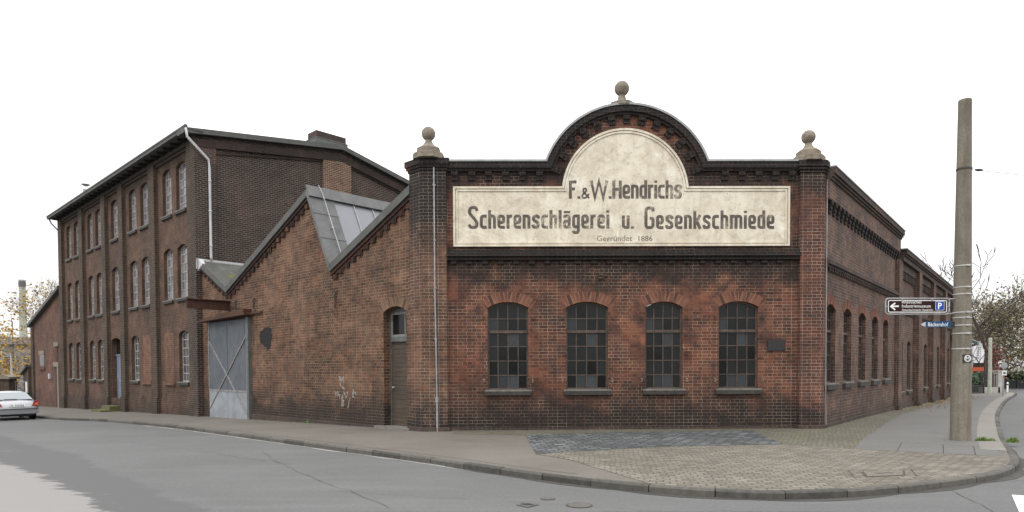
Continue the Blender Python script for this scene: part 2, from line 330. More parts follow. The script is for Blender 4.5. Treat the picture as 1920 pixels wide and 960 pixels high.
# ------------------------------------------------------------------ mesh builder and tagging
def sp(x, w=2.): return w*log(1+exp(x/w)) if x/w < 30 else x
dl = (-.7274, .6862); nn = (.6862, .7274); dr = (.631, .776)
CL = (-2.60, 19.60); ee = (cos(.0136), sin(.0136))
CR = (CL[0]+11.95*ee[0], CL[1]+11.95*ee[1])
def g(X, Y):
    t = (X-CL[0])*dl[0]+(Y-CL[1])*dl[1]
    return -.0218*min(sp(t-1), 70)-.6*(1-exp(-sp(X-14)/22))
def gr_(X, Y):                                   # road surface height
    return g(X, Y)-.11

class Fr:
    def __init__(s, P, d, o): s.P = P; s.d = d; s.o = o
    def __call__(s, a, o, z): return Vector((s.P[0]+s.d[0]*a+s.o[0]*o, s.P[1]+s.d[1]*a+s.o[1]*o, z))
F = Fr(CL, ee, (sin(.0136), -cos(.0136)))
L = Fr(CL, dl, (-.6862, -.7274))
R = Fr(CR, dr, (.776, -.631))
CT = (CL[0]+dl[0]*16.3, CL[1]+dl[1]*16.3)
G = Fr(CT, nn, (.7274, -.6862))
WL = Fr((0, 0), (1, 0), (0, -1))

class MB:
    def __init__(s): s.v = []; s.f = []; s.mi = []
    def face(s, pts, mi=0):
        n = len(s.v); s.v += [Vector(p) for p in pts]; s.f.append(tuple(range(n, n+len(pts)))); s.mi.append(mi)
    def box(s, fr, a0, a1, o0, o1, z0, z1, mi=0):
        P = [fr(a, o, z) for z in (z0, z1) for (a, o) in ((a0, o0), (a1, o0), (a1, o1), (a0, o1))]
        for q in ((0, 1, 2, 3), (4, 5, 6, 7), (0, 1, 5, 4), (1, 2, 6, 5), (2, 3, 7, 6), (3, 0, 4, 7)): s.face([P[i] for i in q], mi)
    def prism(s, fr, poly, o0, o1, mi=0, holes=(), back=True):
        loops = [[Vector((a, z, 0)) for a, z in poly]]+[[Vector((a, z, 0)) for a, z in h] for h in holes]
        flat = [p for l in loops for p in l]
        for tri in tessellate_polygon(loops):
            s.face([fr(flat[i].x, o1, flat[i].y) for i in tri], mi)
            if back: s.face([fr(flat[i].x, o0, flat[i].y) for i in tri], mi)
        for l in loops:
            for i in range(len(l)):
                p, q = l[i], l[(i+1) % len(l)]
                s.face([fr(p.x, o0, p.y), fr(q.x, o0, q.y), fr(q.x, o1, q.y), fr(p.x, o1, p.y)], mi)
    def zprism(s, poly, z0, z1, mi=0):
        pl = [Vector((x, y, 0)) for x, y in poly]
        for tri in tessellate_polygon([pl]):
            for z in (z0, z1): s.face([(pl[i].x, pl[i].y, z) for i in tri], mi)
        for i in range(len(pl)):
            p, q = pl[i], pl[(i+1) % len(pl)]
            s.face([(p.x, p.y, z0), (q.x, q.y, z0), (q.x, q.y, z1), (p.x, p.y, z1)], mi)
    def ring(s, fr, c, r0, r1, a0, a1, n, o0, o1, mi=0):
        for i in range(n):
            A, B = a0+(a1-a0)*i/n, a0+(a1-a0)*(i+1)/n
            q = [(c[0]+r*cos(a), c[1]+r*sin(a)) for r, a in ((r0, A), (r1, A), (r1, B), (r0, B))]
            for o in (o0, o1): s.face([fr(x, o, z) for x, z in q], mi)
            for j in (0, 1, 2, 3) if i in (0, n-1) else (1, 3):
                p, r_ = q[j], q[(j+1) % 4]; s.face([fr(p[0], o0, p[1]), fr(r_[0], o0, r_[1]), fr(r_[0], o1, r_[1]), fr(p[0], o1, p[1])], mi)
    def tube(s, pts, rad, n=8, mi=0, cap=True):
        pts = [Vector(p) for p in pts]; rs = rad if isinstance(rad, (list, tuple)) else [rad]*len(pts)
        up = Vector((.13, .21, .97)).normalized(); rings = []
        for i, p in enumerate(pts):
            d = (pts[min(i+1, len(pts)-1)]-pts[max(i-1, 0)]).normalized()
            u = d.cross(up) if abs(d.dot(up)) < .95 else d.cross(Vector((1, 0, 0))); u.normalize(); w = d.cross(u)
            rings.append([p+(u*cos(2*pi*k/n)+w*sin(2*pi*k/n))*rs[i] for k in range(n)])
        b = len(s.v)
        for r in rings: s.v += r
        for i in range(len(rings)-1):
            for k in range(n):
                s.f.append((b+i*n+k, b+i*n+(k+1) % n, b+(i+1)*n+(k+1) % n, b+(i+1)*n+k)); s.mi.append(mi)
        if cap:
            s.f.append(tuple(b+k for k in range(n))); s.mi.append(mi); s.f.append(tuple(b+(len(rings)-1)*n+k for k in range(n))); s.mi.append(mi)
    def lathe(s, c, prof, n=16, mi=0, rot=0):
        b = len(s.v)
        for r, z in prof: s.v += [Vector((c[0]+r*cos(2*pi*k/n+rot), c[1]+r*sin(2*pi*k/n+rot), c[2]+z)) for k in range(n)]
        for i in range(len(prof)-1):
            for k in range(n): s.f.append((b+i*n+k, b+i*n+(k+1) % n, b+(i+1)*n+(k+1) % n, b+(i+1)*n+k)); s.mi.append(mi)
        s.f.append(tuple(b+k for k in range(n))); s.mi.append(mi); s.f.append(tuple(b+(len(prof)-1)*n+k for k in range(n))); s.mi.append(mi)
    def stroke(s, fr, pts, w, o0, o1, closed=False, mi=0):
        n = len(pts); off = []
        for i in range(n):
            p = Vector(pts[i]); a = Vector(pts[i-1]) if (i > 0 or closed) else None; b = Vector(pts[(i+1) % n]) if (i < n-1 or closed) else None
            d1 = (p-a).normalized() if a is not None else None; d2 = (b-p).normalized() if b is not None else None
            if d1 is None: d1 = d2
            if d2 is None: d2 = d1
            n1 = Vector((-d1.y, d1.x)); n2 = Vector((-d2.y, d2.x)); m = (n1+n2).normalized(); k = w/2/max(.35, m.dot(n1))
            off.append((p+m*k, p-m*k))
        for i in range(n if closed else n-1):
            (a, b), (c, d) = off[i], off[(i+1) % n]
            q = [a, c, d, b]
            s.face([fr(v.x, o1, v.y) for v in q], mi)
            for j in range(4):
                p, r_ = q[j], q[(j+1) % 4]; s.face([fr(p.x, o0, p.y), fr(r_.x, o0, r_.y), fr(r_.x, o1, r_.y), fr(p.x, o1, p.y)], mi)
    def build(s, name, mats, parent=None, loc=None, smooth=False, weld=True, world=True):
        """vertices are world positions; the object's origin is its root's (or loc)"""
        base = Vector(loc) if loc is not None else (rootloc(parent) if parent else Vector((0, 0, 0)))
        if not world: base = Vector((0, 0, 0))
        me = bpy.data.meshes.new(name)
        me.from_pydata([v-base for v in s.v], [], s.f)
        uvl = me.uv_layers.new(name='UVMap')
        for poly in me.polygons:
            nz = poly.normal
            if abs(nz.z) > .85: tx = Vector((1, 0, 0)); ty = Vector((0, 1, 0))
            else:
                tx = Vector((-nz.y, nz.x, 0)); tx = tx.normalized() if tx.length > 1e-6 else Vector((1, 0, 0)); ty = nz.cross(tx)
                if ty.z < 0: ty = -ty
                if tx.x < 0: tx = -tx
            for li in poly.loop_indices:
                co = me.vertices[me.loops[li].vertex_index].co+base; uvl.data[li].uv = (co.dot(tx), co.dot(ty))
        me.polygons.foreach_set('material_index', s.mi)
        mats = mats if isinstance(mats, (list, tuple)) else [mats]
        for m in mats: me.materials.append(M[m] if isinstance(m, str) else m)
        bm = bmesh.new(); bm.from_mesh(me)
        if weld: bmesh.ops.remove_doubles(bm, verts=bm.verts, dist=.0004)
        bmesh.ops.recalc_face_normals(bm, faces=bm.faces); bm.to_mesh(me); bm.free()
        if smooth:
            for p in me.polygons: p.use_smooth = True
        o = bpy.data.objects.new(name, me); C.objects.link(o)
        if parent: o.parent = parent
        elif loc is not None: o.location = loc
        return o
def rootloc(o):
    v = Vector((0, 0, 0))
    while o is not None: v += Vector(o.location); o = o.parent
    return v
def tag(o, label=None, cat=None, group=None, kind=None):
    if label: o['label'] = label
    if cat: o['category'] = cat
    if group: o['group'] = group
    if kind: o['kind'] = kind
    return o
def root(name, label, cat, loc, group=None):
    o = bpy.data.objects.new(name, None); C.objects.link(o); o.location = loc; o.empty_display_size = .3
    return tag(o, label, cat, group)
def arcpts(s0, s1, zs, rise, n=10):
    h = (s1-s0)/2; Rr = (h*h+rise*rise)/(2*rise); c = ((s0+s1)/2, zs+rise-Rr); A = math.asin(h/Rr)
    return [(c[0]+Rr*sin(A-2*A*i/n), c[1]+Rr*cos(A-2*A*i/n)) for i in range(n+1)], c, Rr, A
def opening(s0, s1, z0, zs, rise):
    if rise <= 0: return [(s0, z0), (s1, z0), (s1, zs), (s0, zs)]
    a = arcpts(s0, s1, zs, rise)[0]
    return [(s0, z0), (s1, z0)]+a

def window(fr, parent, s0, s1, z0, zs, rise, mat, gmat, cols, rows, depth=.2, sill=True, transom=None, bar=.028, fw=.05, archmat=None, label=None, sillh=.16, off=0.):
    m = MB(); o = off-depth
    op = opening(s0, s1, z0, zs, rise)
    # outer frame
    sh = fw/2; cx = (s0+s1)/2
    path = [(p[0]+(sh if p[0] < cx-1e-6 else -sh if p[0] > cx+1e-6 else 0), p[1]+(sh if p[1] < (z0+zs)/2 else -sh)) for p in op]
    m.stroke(fr, path, fw, o-.03, o+.03, True)
    ztop = zs+rise*.85
    zr = rows if not isinstance(rows, int) else [z0+(ztop-z0)*(i+1)/rows for i in range(rows-1)]
    for i in range(1, cols):
        s_ = s0+(s1-s0)*i/cols
        m.box(fr, s_-bar/2, s_+bar/2, o-.02, o+.02, z0+fw, zs+rise*(1-((s_-cx)/(s1-s0)*2)**2)-fw*.8)
    for z in zr: m.box(fr, s0+fw, s1-fw, o-.017, o+.017, z-bar/2, z+bar/2)
    if transom: m.box(fr, s0+.01, s1-.01, o-.04, o+.05, transom-.04, transom+.04)
    w = m.build('window', mat, parent)
    if label: w['label'] = label
    gm = MB(); edges_s = [s0+(s1-s0)*i/cols for i in range(cols+1)]; edges_z = sorted([z0]+list(zr)+([transom] if transom else [])+[zs+rise])
    for i in range(cols):
        for j in range(len(edges_z)-1):
            a, b, c, d = edges_s[i], edges_s[i+1], edges_z[j], edges_z[j+1]
            tx, tz = random.uniform(-.006, .006), random.uniform(-.007, .007)
            if zs+rise*(1-((((a+b)/2)-cx)/(s1-s0)*2)**2)-fw < c: continue
            top = [min(d, zs+rise*(1-((x-cx)/(s1-s0)*2)**2)) for x in (a, b)]
            gm.face([fr(a, o-.005-tx-tz, c), fr(b, o-.005+tx-tz, c), fr(b, o-.005+tx+tz, top[1]), fr(a, o-.005-tx+tz, top[0])])
    gm.build('glass', gmat, w, weld=False)
    if sill:
        sm = MB(); sm.box(fr, s0-.08, s1+.08, o+.03, off+.10, z0-sillh, z0-.045); sm.box(fr, s0-.085, s1+.085, o+.03, off+.105, z0-.045, z0+.004, 1)
        sm.build('sill', ['sillstone', 'silltop'], w)
    if archmat:
        _, c, Rr, A = arcpts(s0, s1, zs, rise); am = MB(); n = max(8, int(round((s1-s0)/.088)))
        A2 = A*1.12
        for i in range(n):
            a0 = -A2+2*A2*i/n; a1 = -A2+2*A2*(i+1)/n; gp = (a1-a0)*.08; pr = off+.008+random.uniform(0, .006); R1 = Rr+.31+random.uniform(-.008, .008)
            q = [(c[0]+r*sin(a), c[1]+r*cos(a)) for r, a in ((Rr+.002, a0+gp), (R1, a0+gp), (R1, a1-gp), (Rr+.002, a1-gp))]
            am.prism(fr, q, off-.02, pr, 0, back=False)
        am.ring(fr, c, Rr+.006, Rr+.305, pi/2-A2, pi/2+A2, n, off-.02, off+.003, 1)
        am.build('brick_arch', [archmat, 'mortar'], w, weld=False)
    return w

# ------------------------------------------------------------------ the setting: ground, road, pavement, kerb
def grid_sheet(name, xs, ys, zf, mat, **k):
    m = MB(); nx, ny = len(xs), len(ys)
    m.v = [Vector((x, y, zf(x, y))) for y in ys for x in xs]
    for j in range(ny-1):
        for i in range(nx-1): m.f.append((j*nx+i, j*nx+i+1, (j+1)*nx+i+1, (j+1)*nx+i)); m.mi.append(0)
    o = m.build(name, mat, loc=(0, 0, 0), weld=False); tag(o, kind='structure'); return o
grid_sheet('ground', [-1600, -600, 0, 600, 1600], [-300, 0, 400, 900, 1800], lambda x, y: -3.0, 'groundm')
xs = [-150, -120, -100, -85]+[-70+2*i for i in range(70)]+[75, 90, 110, 140, 180]
ys = [-30, -20, -10]+[-4+1.5*i for i in range(80)]+[125, 140, 160, 200]
grid_sheet('road', xs, ys, gr_, 'road')

K = [(-82, 88.5), (-68.3, 75.6), (-46.5, 55), (-24.69, 34.39), (-18.74, 30.0), (-13.48, 25.2), (-9.69, 21.3), (-6.73, 18.2), (-4.68, 16.2), (-3.1, 14.75), (-1.77, 13.57), (-0.62, 12.48), (-0.01, 11.9), (0.73, 11.25), (1.54, 10.62), (2.46, 10.1), (3.47, 9.74), (4.14, 9.66), (5.11, 9.82), (6.12, 10.18), (7.35, 10.76), (8.38, 11.34), (9.29, 12.13), (10.06, 13.04), (11.31, 14.87), (12.77, 17.03), (15.58, 20.96), (19.33, 26.11), (24.49, 32.91), (32.28, 42.83), (38.09, 49.85), (43.0, 56.2), (45.0, 60.5), (43.5, 63.5)]
def catmull(P, n):
    o = []
    for i in range(len(P)-1):
        p0, p1, p2, p3 = P[max(i-1, 0)], P[i], P[i+1], P[min(i+2, len(P)-1)]
        for k in range(n):
            t = k/n; o.append(tuple(.5*((2*p1[j])+(-p0[j]+p2[j])*t+(2*p0[j]-5*p1[j]+4*p2[j]-p3[j])*t*t+(-p0[j]+3*p1[j]-3*p2[j]+p3[j])*t**3) for j in (0, 1)))
    return o+[P[-1]]
KS = catmull(K, 6)
def resample(P, step):
    o = [Vector(P[0])]; acc = 0
    for i in range(1, len(P)):
        a, b = Vector(P[i-1]), Vector(P[i]); d = (b-a).length
        while acc+d >= step:
            a = a+(b-a)*((step-acc)/d); d = (b-a).length; acc = 0; o.append(a.copy())
        acc += d
    return o
KR = resample(KS, .5)
def kn(i, P=KR):
    d = (P[min(i+1, len(P)-1)]-P[max(i-1, 0)]).normalized(); return Vector((-d.y, d.x))    # towards the pavement
KI = [KR[i]+kn(i)*.13 for i in range(len(KR))]
def inner(p):
    tl = (p[0]-CL[0])*dl[0]+(p[1]-CL[1])*dl[1]; tr = (p[0]-CR[0])*dr[0]+(p[1]-CR[1])*dr[1]
    if tl > 0: v = L(tl, -.2, 0)
    elif tr > 0: v = R(tr, -.2, 0)
    else: v = F(min(11.95, max(0, (p[0]-CL[0]+1.5)*.85)), -.2, 0)
    return v
pm = MB(); N = 10
rows = []
for p in KI:
    q = inner(p); rows.append([Vector((p.x+(q.x-p.x)*k/N, p.y+(q.y-p.y)*k/N, 0)) for k in range(N+1)])
for r in rows:
    for v in r: v.z = g(v.x, v.y); pm.v.append(v)
for i in range(len(rows)-1):
    for k in range(N): pm.f.append((i*(N+1)+k, (i+1)*(N+1)+k, (i+1)*(N+1)+k+1, i*(N+1)+k+1)); pm.mi.append(0)
tag(pm.build('pavement', 'pave', loc=(0, 0, 0), weld=False), kind='structure')
# kerb stones, one strip
km = MB(); i = 0
while i < len(KR)-2:
    j = i+2; dz = random.uniform(-.006, .006); dn = random.uniform(-.008, .008)
    a0, a1, b0, b1 = KR[i], KR[j], KI[i], KI[j]; mid = KR[i+1]; midi = KI[i+1]
    e0 = (a1-a0)*.008
    out_ = [a0+e0, mid, a1-e0]; inn = [b0+e0, midi, b1-e0]
    T = lambda p, z=0: Vector((p.x, p.y, g(p.x, p.y)+z))
    for s_ in range(2):
        o0_, o1_, i0, i1 = out_[s_], out_[s_+1], inn[s_], inn[s_+1]
        n_ = kn(i+1)*.025; sh = kn(i+1)*-dn
        km.face([T(o0_+n_+sh, .008+dz), T(o1_+n_+sh, .008+dz), T(i1, .008+dz), T(i0, .008+dz)])
        km.face([T(o0_+n_+sh, .008+dz), T(o1_+n_+sh, .008+dz), T(o1_+sh, -.02+dz), T(o0_+sh, -.02+dz)])
        km.face([T(o0_+sh, -.02+dz), T(o1_+sh, -.02+dz), T(o1_+sh, -.2), T(o0_+sh, -.2)])
        km.face([T(i0, .008+dz), T(i1, .008+dz), T(i1, -.05), T(i0, -.05)])
    for p_, q_ in ((out_[0], inn[0]), (out_[-1], inn[-1])):
        km.face([T(p_+sh, -.2), T(p_+sh, -.02+dz), T(p_+n_+sh, .008+dz), T(q_, .008+dz), T(q_, -.2)])
    i = j
tag(km.build('kerb', 'kerb', loc=(0, 0, 0)), kind='structure')

def patch(name, poly, mat, off, zf=g, jag=.0, kind='structure', sub=5):
    P = []
    for i in range(len(poly)):
        a, b = Vector(poly[i]), Vector(poly[(i+1) % len(poly)]); n = max(1, int((b-a).length/.35)) if jag else max(1, int((b-a).length/1.2))
        for k in range(n):
            q = a.lerp(b, k/n)
            if jag: q += Vector((random.uniform(-jag, jag), random.uniform(-jag, jag)))
            P.append(q)
    bm = bmesh.new(); vs = [bm.verts.new((p.x, p.y, 0)) for p in P]
    for tri in tessellate_polygon([[Vector((p.x, p.y, 0)) for p in P]]):
        try: bm.faces.new([vs[i] for i in tri])
        except ValueError: pass
    for _ in range(3):
        ed = [e for e in bm.edges if e.calc_length() > .9]
        if ed: bmesh.ops.subdivide_edges(bm, edges=ed, cuts=1)
        bmesh.ops.triangulate(bm, faces=bm.faces)
    for v in bm.verts: v.co.z = zf(v.co.x, v.co.y)+off
    bmesh.ops.recalc_face_normals(bm, faces=bm.faces)
    me = bpy.data.meshes.new(name); bm.to_mesh(me); bm.free(); me.materials.append(M[mat])
    for p in me.polygons:
        if p.normal.z < 0: p.flip()
    o = bpy.data.objects.new(name, me); C.objects.link(o); tag(o, kind=kind); return o
M['whiteline'] = simple('worn_white_road_paint', (.72, .71, .68), .7, .12, 14)
patch('road_marking', [(7.57, 9.94), (7.95, 9.7), (7.3, 8.4), (6.71, 8.3), (6.72, 8.68)], 'whiteline', .005, gr_)
Kin = [tuple(p) for p in KI]
def kseg(xmin, xmax, ymax=1e9, sgn=1): return [p for p in Kin if xmin <= p[0] <= xmax and p[1] < ymax]
patch('stone_sett_paving', [(0.51, 14.06), (1.12, 13.25)]+[p for p in kseg(1.9, 10.0, 14.5)]+[(9.95, 13.4), (7.6, 14.64), (6.45, 15.6), (3.3, 15.2)], 'setts', .006)
patch('mossy_sett_paving', [(-1.7, 18.7), (0.36, 18.16), (3.26, 18.75), (6.95, 19.05), (6.45, 15.6), (7.6, 14.64), (9.0, 16.8), (11.8, 20.9), (15.3, 25.9), (21.0, 33.1), (27, 40.6), (25.9, 40.9), (18.5, 31.2), (12.0, 23.2), (9.5, 19.95), (5, 19.8), (-1.7, 19.7)], 'mosssetts', .005, jag=.07)
patch('blue_sett_paving', [(0.36, 18.16), (3.26, 18.75), (6.95, 19.05), (6.45, 15.6), (3.3, 15.2), (0.51, 14.06)], 'darksetts', .009)
patch('pavement_slabs', [(7.6, 14.64), (9.9, 13.35), (10.96, 14.87), (12.2, 17.0), (15.0, 21.0), (18.5, 25.9), (24, 33.2), (32, 43.3), (38, 50.6), (36, 52.2), (27, 40.6), (21.0, 33.1), (15.3, 25.9), (11.8, 20.9), (9.0, 16.8)], 'slab', .0045)
strip_o = [p for p in Kin if p[1] > 14 and p[0] > 9 and p[0] < 42]
strip_i = [(p[0]-.37, p[1]+.29) for p in strip_o]
patch('pale_edging_strip', strip_o+strip_i[::-1], 'strip', .008)

# pale grit swept along the foot of the left kerb
gp0_ = [KR[i] for i in range(len(KR)) if -15 < KR[i].x < -.5]
gi = [p-kn(KR.index(p))*.0 for p in gp0_]; go = [p-kn(KR.index(p))*random.uniform(.06, .16) for p in gp0_]
M['grit'] = asphalt('pale_grit', (.27, .265, .25), (.23, .225, .21), (.30, .295, .28), 1.5)
ks_ = [i for i in range(len(KR)) if -1.5 < KR[i].x < 12.3 and KR[i].y < 17]
M['dirt'] = asphalt('damp_gutter_dirt', (.062, .058, .052), (.045, .042, .038), (.085, .08, .07), 1.5)
patch('gutter_dirt', [tuple(KR[i]) for i in ks_]+[tuple(KR[i]-kn(i)*(.05+.16*abs(sin(i*.7))*min(1, (i-ks_[0])/8, (ks_[-1]-i)/8))) for i in ks_[::-1]], 'dirt', .005, gr_, .015)
patch('kerb_grit', [tuple(p) for p in gi]+[tuple(p) for p in go[::-1]], 'grit', .004, gr_, .02)
# slab joints as thin dark grooves near the pole
jm = MB()
def groove(a, b, w=.012, off=.010):
    a = Vector(a); b = Vector(b); d = (b-a).normalized(); nrm = Vector((-d.y, d.x))*w/2; n = max(1, int((b-a).length/.8))
    for k in range(n):
        p, q = a.lerp(b, k/n), a.lerp(b, (k+1)/n)
        jm.face([Vector((v.x, v.y, g(v.x, v.y)+off)) for v in (p-nrm, q-nrm, q+nrm, p+nrm)])
groove((7.65, 14.62), (9.9, 13.38), .02); groove((8.7, 16.2), (11.0, 14.95)); groove((8.35, 14.25), (9.4, 15.85)); groove((9.1, 13.85), (10.1, 15.4)); groove((9.6, 13.6), (10.6, 15.1))
sj = [KI[i]+kn(i)*.22 for i in range(len(KR)) if -22 < KR[i].x < 1.0]
for p_, q_ in zip(sj[:-1], sj[1:]): groove(tuple(p_), tuple(q_), .014)
for i, cu_ in enumerate(((6.42, 11.9), )): groove((5.70, 10.95), (5.95, 11.62), .012); groove((6.78, 11.0), (7.12, 11.72), .012)
tag(jm.build('slab_joints', 'black', loc=(0, 0, 0)), kind='structure')

cm_ = MB(); rc = random.Random(4)
def crack(a, b, w, wob):
    a = Vector(a); b = Vector(b); d = (b-a); nrm = Vector((-d.y, d.x)).normalized(); n = max(3, int(d.length/.18)); off = 0; P = []
    for k in range(n+1): off += rc.gauss(0, wob); P.append(a+d*k/n+nrm*off)
    for p, q in zip(P[:-1], P[1:]):
        ww = nrm*w*rc.uniform(.4, 1); cm_.face([Vector((v.x, v.y, gr_(v.x, v.y)+.0065)) for v in (p-ww, q-ww, q+ww, p+ww)])
for a, b, w, wb_ in (((6.9, 10.3), (6.2, 8.2), .006, .02), ((7.9, 11.0), (11.5, 12.2), .005, .03), ((-6.0, 15.8), (-2.0, 9.0), .005, .03), ((-12, 19.5), (-4.5, 13.6), .005, .03), ((1, 8.9), (5, 8.4), .004, .03), ((13.6, 16.5), (20, 26), .008, .04), ((-3, 10.5), (2.5, 8.9), .003, .04)): crack(a, b, w, wb_)
tag(cm_.build('road_cracks', 'dirt', loc=(0, 0, 0), weld=False), kind='structure')

# ------------------------------------------------------------------ covers in the road and pavement
def rect_cover(name, label, pts, mat, zf, off=.012, th=.02):
    m = MB(); P = [Vector(p) for p in pts]; c = sum(P, Vector((0, 0)))/4
    cz = zf(c.x, c.y)
    m.zprism([tuple(p) for p in P], cz-.01, cz+off)
    m2 = MB(); Q = [c+(p-c)*.88 for p in P]; m2.zprism([tuple(p) for p in Q], cz-.01, cz+off+.006)
    r = root(name, label, 'manhole cover', (c.x, c.y, cz)); m.build('cover_frame', 'darkframe', r); lid = m2.build('lid', mat, r)
    m3 = MB()
    for k in (-1, 1):
        q = c+(P[1]-P[0])*.12*k; m3.zprism([tuple(q+Vector((a, b))) for a, b in ((-.07, -.03), (.07, -.03), (.07, .03), (-.07, .03))], cz, cz+off+.010)
    m3.build('lifting_plate', 'darkmetal', lid)
M['darkframe'] = simple('rusted_iron_frame', (.075, .058, .045), .8, .3, 20)
M['castiron'] = simple('cast_iron_grey', (.125, .115, .105), .7, .3, 26, bump=.9)
M['lidstone'] = simple('paved_lid', (.17, .15, .12), .85, .25, 18, bump=.8)
rect_cover('pavement_cover', 'large rectangular access cover set in the tan setts near the kerb', [(5.87, 10.90), (6.62, 11.05), (6.95, 11.62), (6.08, 11.45)], 'lidstone', g)
rect_cover('road_cover', 'small square iron cover in the asphalt below the kerb, leftmost of the road covers', [(.05, 9.36), (.21, 9.16), (.38, 9.36), (.2, 9.56)], 'castiron', gr_, .006)
for nm, lab, x, y, r_ in (('manhole_cover', 'round iron manhole cover in the road, rightmost of the road covers', .95, 9.32, .19), ('gas_valve_cover', 'small oval iron cap in the road just above the other covers', .53, 9.80, .11)):
    z = gr_(x, y); rt = root(nm, lab, 'manhole cover', (x, y, z))
    m = MB(); m.lathe((x, y, z), [(r_, -.01), (r_, .008), (r_*.9, .008)], 24); m.build('cover_frame', 'darkframe', rt)
    m = MB(); m.lathe((x, y, z), [(r_*.86, -.005), (r_*.86, .011)], 24); m.build('lid', 'castiron', rt)

# ------------------------------------------------------------------ forge hall
forge = root('forge_hall', 'dark red brick forge hall with a painted cream sign under a round arched gable', 'factory hall', (CL[0], CL[1], 0))
AC = (6.02, 7.03); AR = 2.58
def gable_poly(zt, r, x0=0, x1=11.95, zb=-.4):
    a = math.asin((zt-AC[1])/r); n = 28
    arc = [(AC[0]+r*cos(a+(pi-2*a)*i/n), AC[1]+r*sin(a+(pi-2*a)*i/n)) for i in range(n+1)]
    return [(x0, zb), (x1, zb), (x1, zt)]+arc+[(x0, zt)]
WF = [(1.885, 3.093), (4.224, 5.468), (6.588, 7.695), (8.783, 9.972)]
ZB, ZS, RI = 1.2, 3.64, .17
m = MB()
m.prism(F, gable_poly(7.72, AR-.08), -.38, 0, 0, [opening(a, b, ZB, ZS, RI) for a, b in WF])
m.build('front_wall', 'front', forge)
for a, b in WF:
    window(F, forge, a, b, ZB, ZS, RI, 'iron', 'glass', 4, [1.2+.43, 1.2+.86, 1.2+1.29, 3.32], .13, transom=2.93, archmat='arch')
# window hooks (small shutter irons)
for a, b in WF:
    for s_ in (a-.12, b+.12):
        for z in (1.42, 3.3):
            m = MB(); m.tube([F(s_, 0, z), F(s_, .06, z), F(s_+.02, .07, z+.07), F(s_-.02, .05, z+.1)], .018, 6); m.build('shutter_hook', 'stone' if z < 2 else 'iron', forge)
# mouldings of the front
m = MB(); x0, x1 = .69, 11.17
for z0_, z1_, o in ((5.24, 5.34, .10), (5.14, 5.24, .20), (5.04, 5.14, .12)): m.box(F, x0, x1, -.02, o, z0_, z1_)
k = 0
while x0+.2+k*.462 < x1-.15:
    s_ = x0+.2+k*.462; m.box(F, s_-.085, s_+.085, -.02, .075, 4.93, 5.04); k += 1
m.build('string_course', 'trim', forge)
m = MB()
def band(mb, zlo, zhi, rlo, rhi, o, mi=0):
    a = math.asin((zlo-AC[1])/rlo); al = AC[0]-rlo*cos(a); ar_ = AC[0]+rlo*cos(a)
    b = math.asin((zhi-AC[1])/rhi); bl = AC[0]-rhi*cos(b); br = AC[0]+rhi*cos(b); n = 36
    out_ = [(x0, zlo), (al, zlo)]+[(AC[0]+rlo*cos(pi-a-(pi-2*a)*i/n), AC[1]+rlo*sin(pi-a-(pi-2*a)*i/n)) for i in range(1, n)]+[(ar_, zlo), (x1, zlo)]
    in_ = [(x0, zhi), (bl, zhi)]+[(AC[0]+rhi*cos(pi-b-(pi-2*b)*i/n), AC[1]+rhi*sin(pi-b-(pi-2*b)*i/n)) for i in range(1, n)]+[(br, zhi), (x1, zhi)]
    for i in range(len(out_)-1):
        q = [out_[i], out_[i+1], in_[i+1], in_[i]]
        for oo in (-.4, o): mb.face([F(s_, oo, z) for s_, z in q], mi)
        for p, r_ in ((q[0], q[1]), (q[3], q[2])): mb.face([F(p[0], -.4, p[1]), F(r_[0], -.4, r_[1]), F(r_[0], o, r_[1]), F(p[0], o, p[1])], mi)
band(m, 7.72, 7.90, AR-.24, AR-.06, .17); band(m, 7.64, 7.72, AR-.32, AR-.24, .11)
s_ = x0+.25
while s_ < x1-.1:
    if not (3.5 < s_ < 8.55):
        m.box(F, s_-.10, s_+.10, -.02, .10, 7.52, 7.64); m.box(F, s_-.10, s_+.10, -.02, .055, 7.40, 7.52)
    s_ += .50
for i in range(13):
    a = radians(18+12*i)
    for ra, rb, o in ((AR-.44, AR-.32, .10), (AR-.56, AR-.44, .055)):
        w_ = .10/ra; m.ring(F, AC, ra, rb, a-w_, a+w_, 1, -.02, o)
m.build('cornice', 'trim', forge)
m = MB(); band(m, 7.90, 7.955, AR-.06, AR, .20); m.build('coping', 'coping', forge)

# sign board
SC = (5.985, 7.03); SR = 1.885
def sign_path(d):
    z = 7.21-d; r = SR-d; a = math.asin((z-SC[1])/r); n = 32
    return [(.885+d, 5.44+d), (10.89-d, 5.44+d), (10.89-d, z)]+[(SC[0]+r*cos(a+(pi-2*a)*i/n), SC[1]+r*sin(a+(pi-2*a)*i/n)) for i in range(n+1)]+[(.885+d, z)]
m = MB(); m.prism(F, sign_path(.03), -.02, .018); board = m.build('sign_board', 'plaster', forge)
m = MB(); m.stroke(F, sign_path(.035), .06, -.02, .06, True); m.stroke(F, sign_path(.115), .05, -.02, .045, True)
m.build('moulding', 'plaster', board)
GL = {}
def rd(pts, r, n=4):
    o = [pts[0]]
    for i in range(1, len(pts)-1):
        p, a, b = Vector(pts[i]), Vector(pts[i-1]), Vector(pts[i+1]); d1 = (a-p); d2 = (b-p); k = min(r, d1.length*.49, d2.length*.49)
        A = p+d1.normalized()*k; B = p+d2.normalized()*k
        for j in range(n+1):
            t = j/n; q = A*(1-t)**2+p*2*t*(1-t)+B*t*t; o.append(tuple(q))
    return o+[pts[-1]]
r5 = 5
GL['c'] = (12.5, [rd([(12.5, 23.5), (2.5, 23.5), (2.5, 2.5), (12.5, 2.5)], r5)])
GL['h'] = (14, [[(2.5, 0), (2.5, 34.5)], rd([(2.5, 23.5), (11.5, 23.5), (11.5, 0)], r5)])
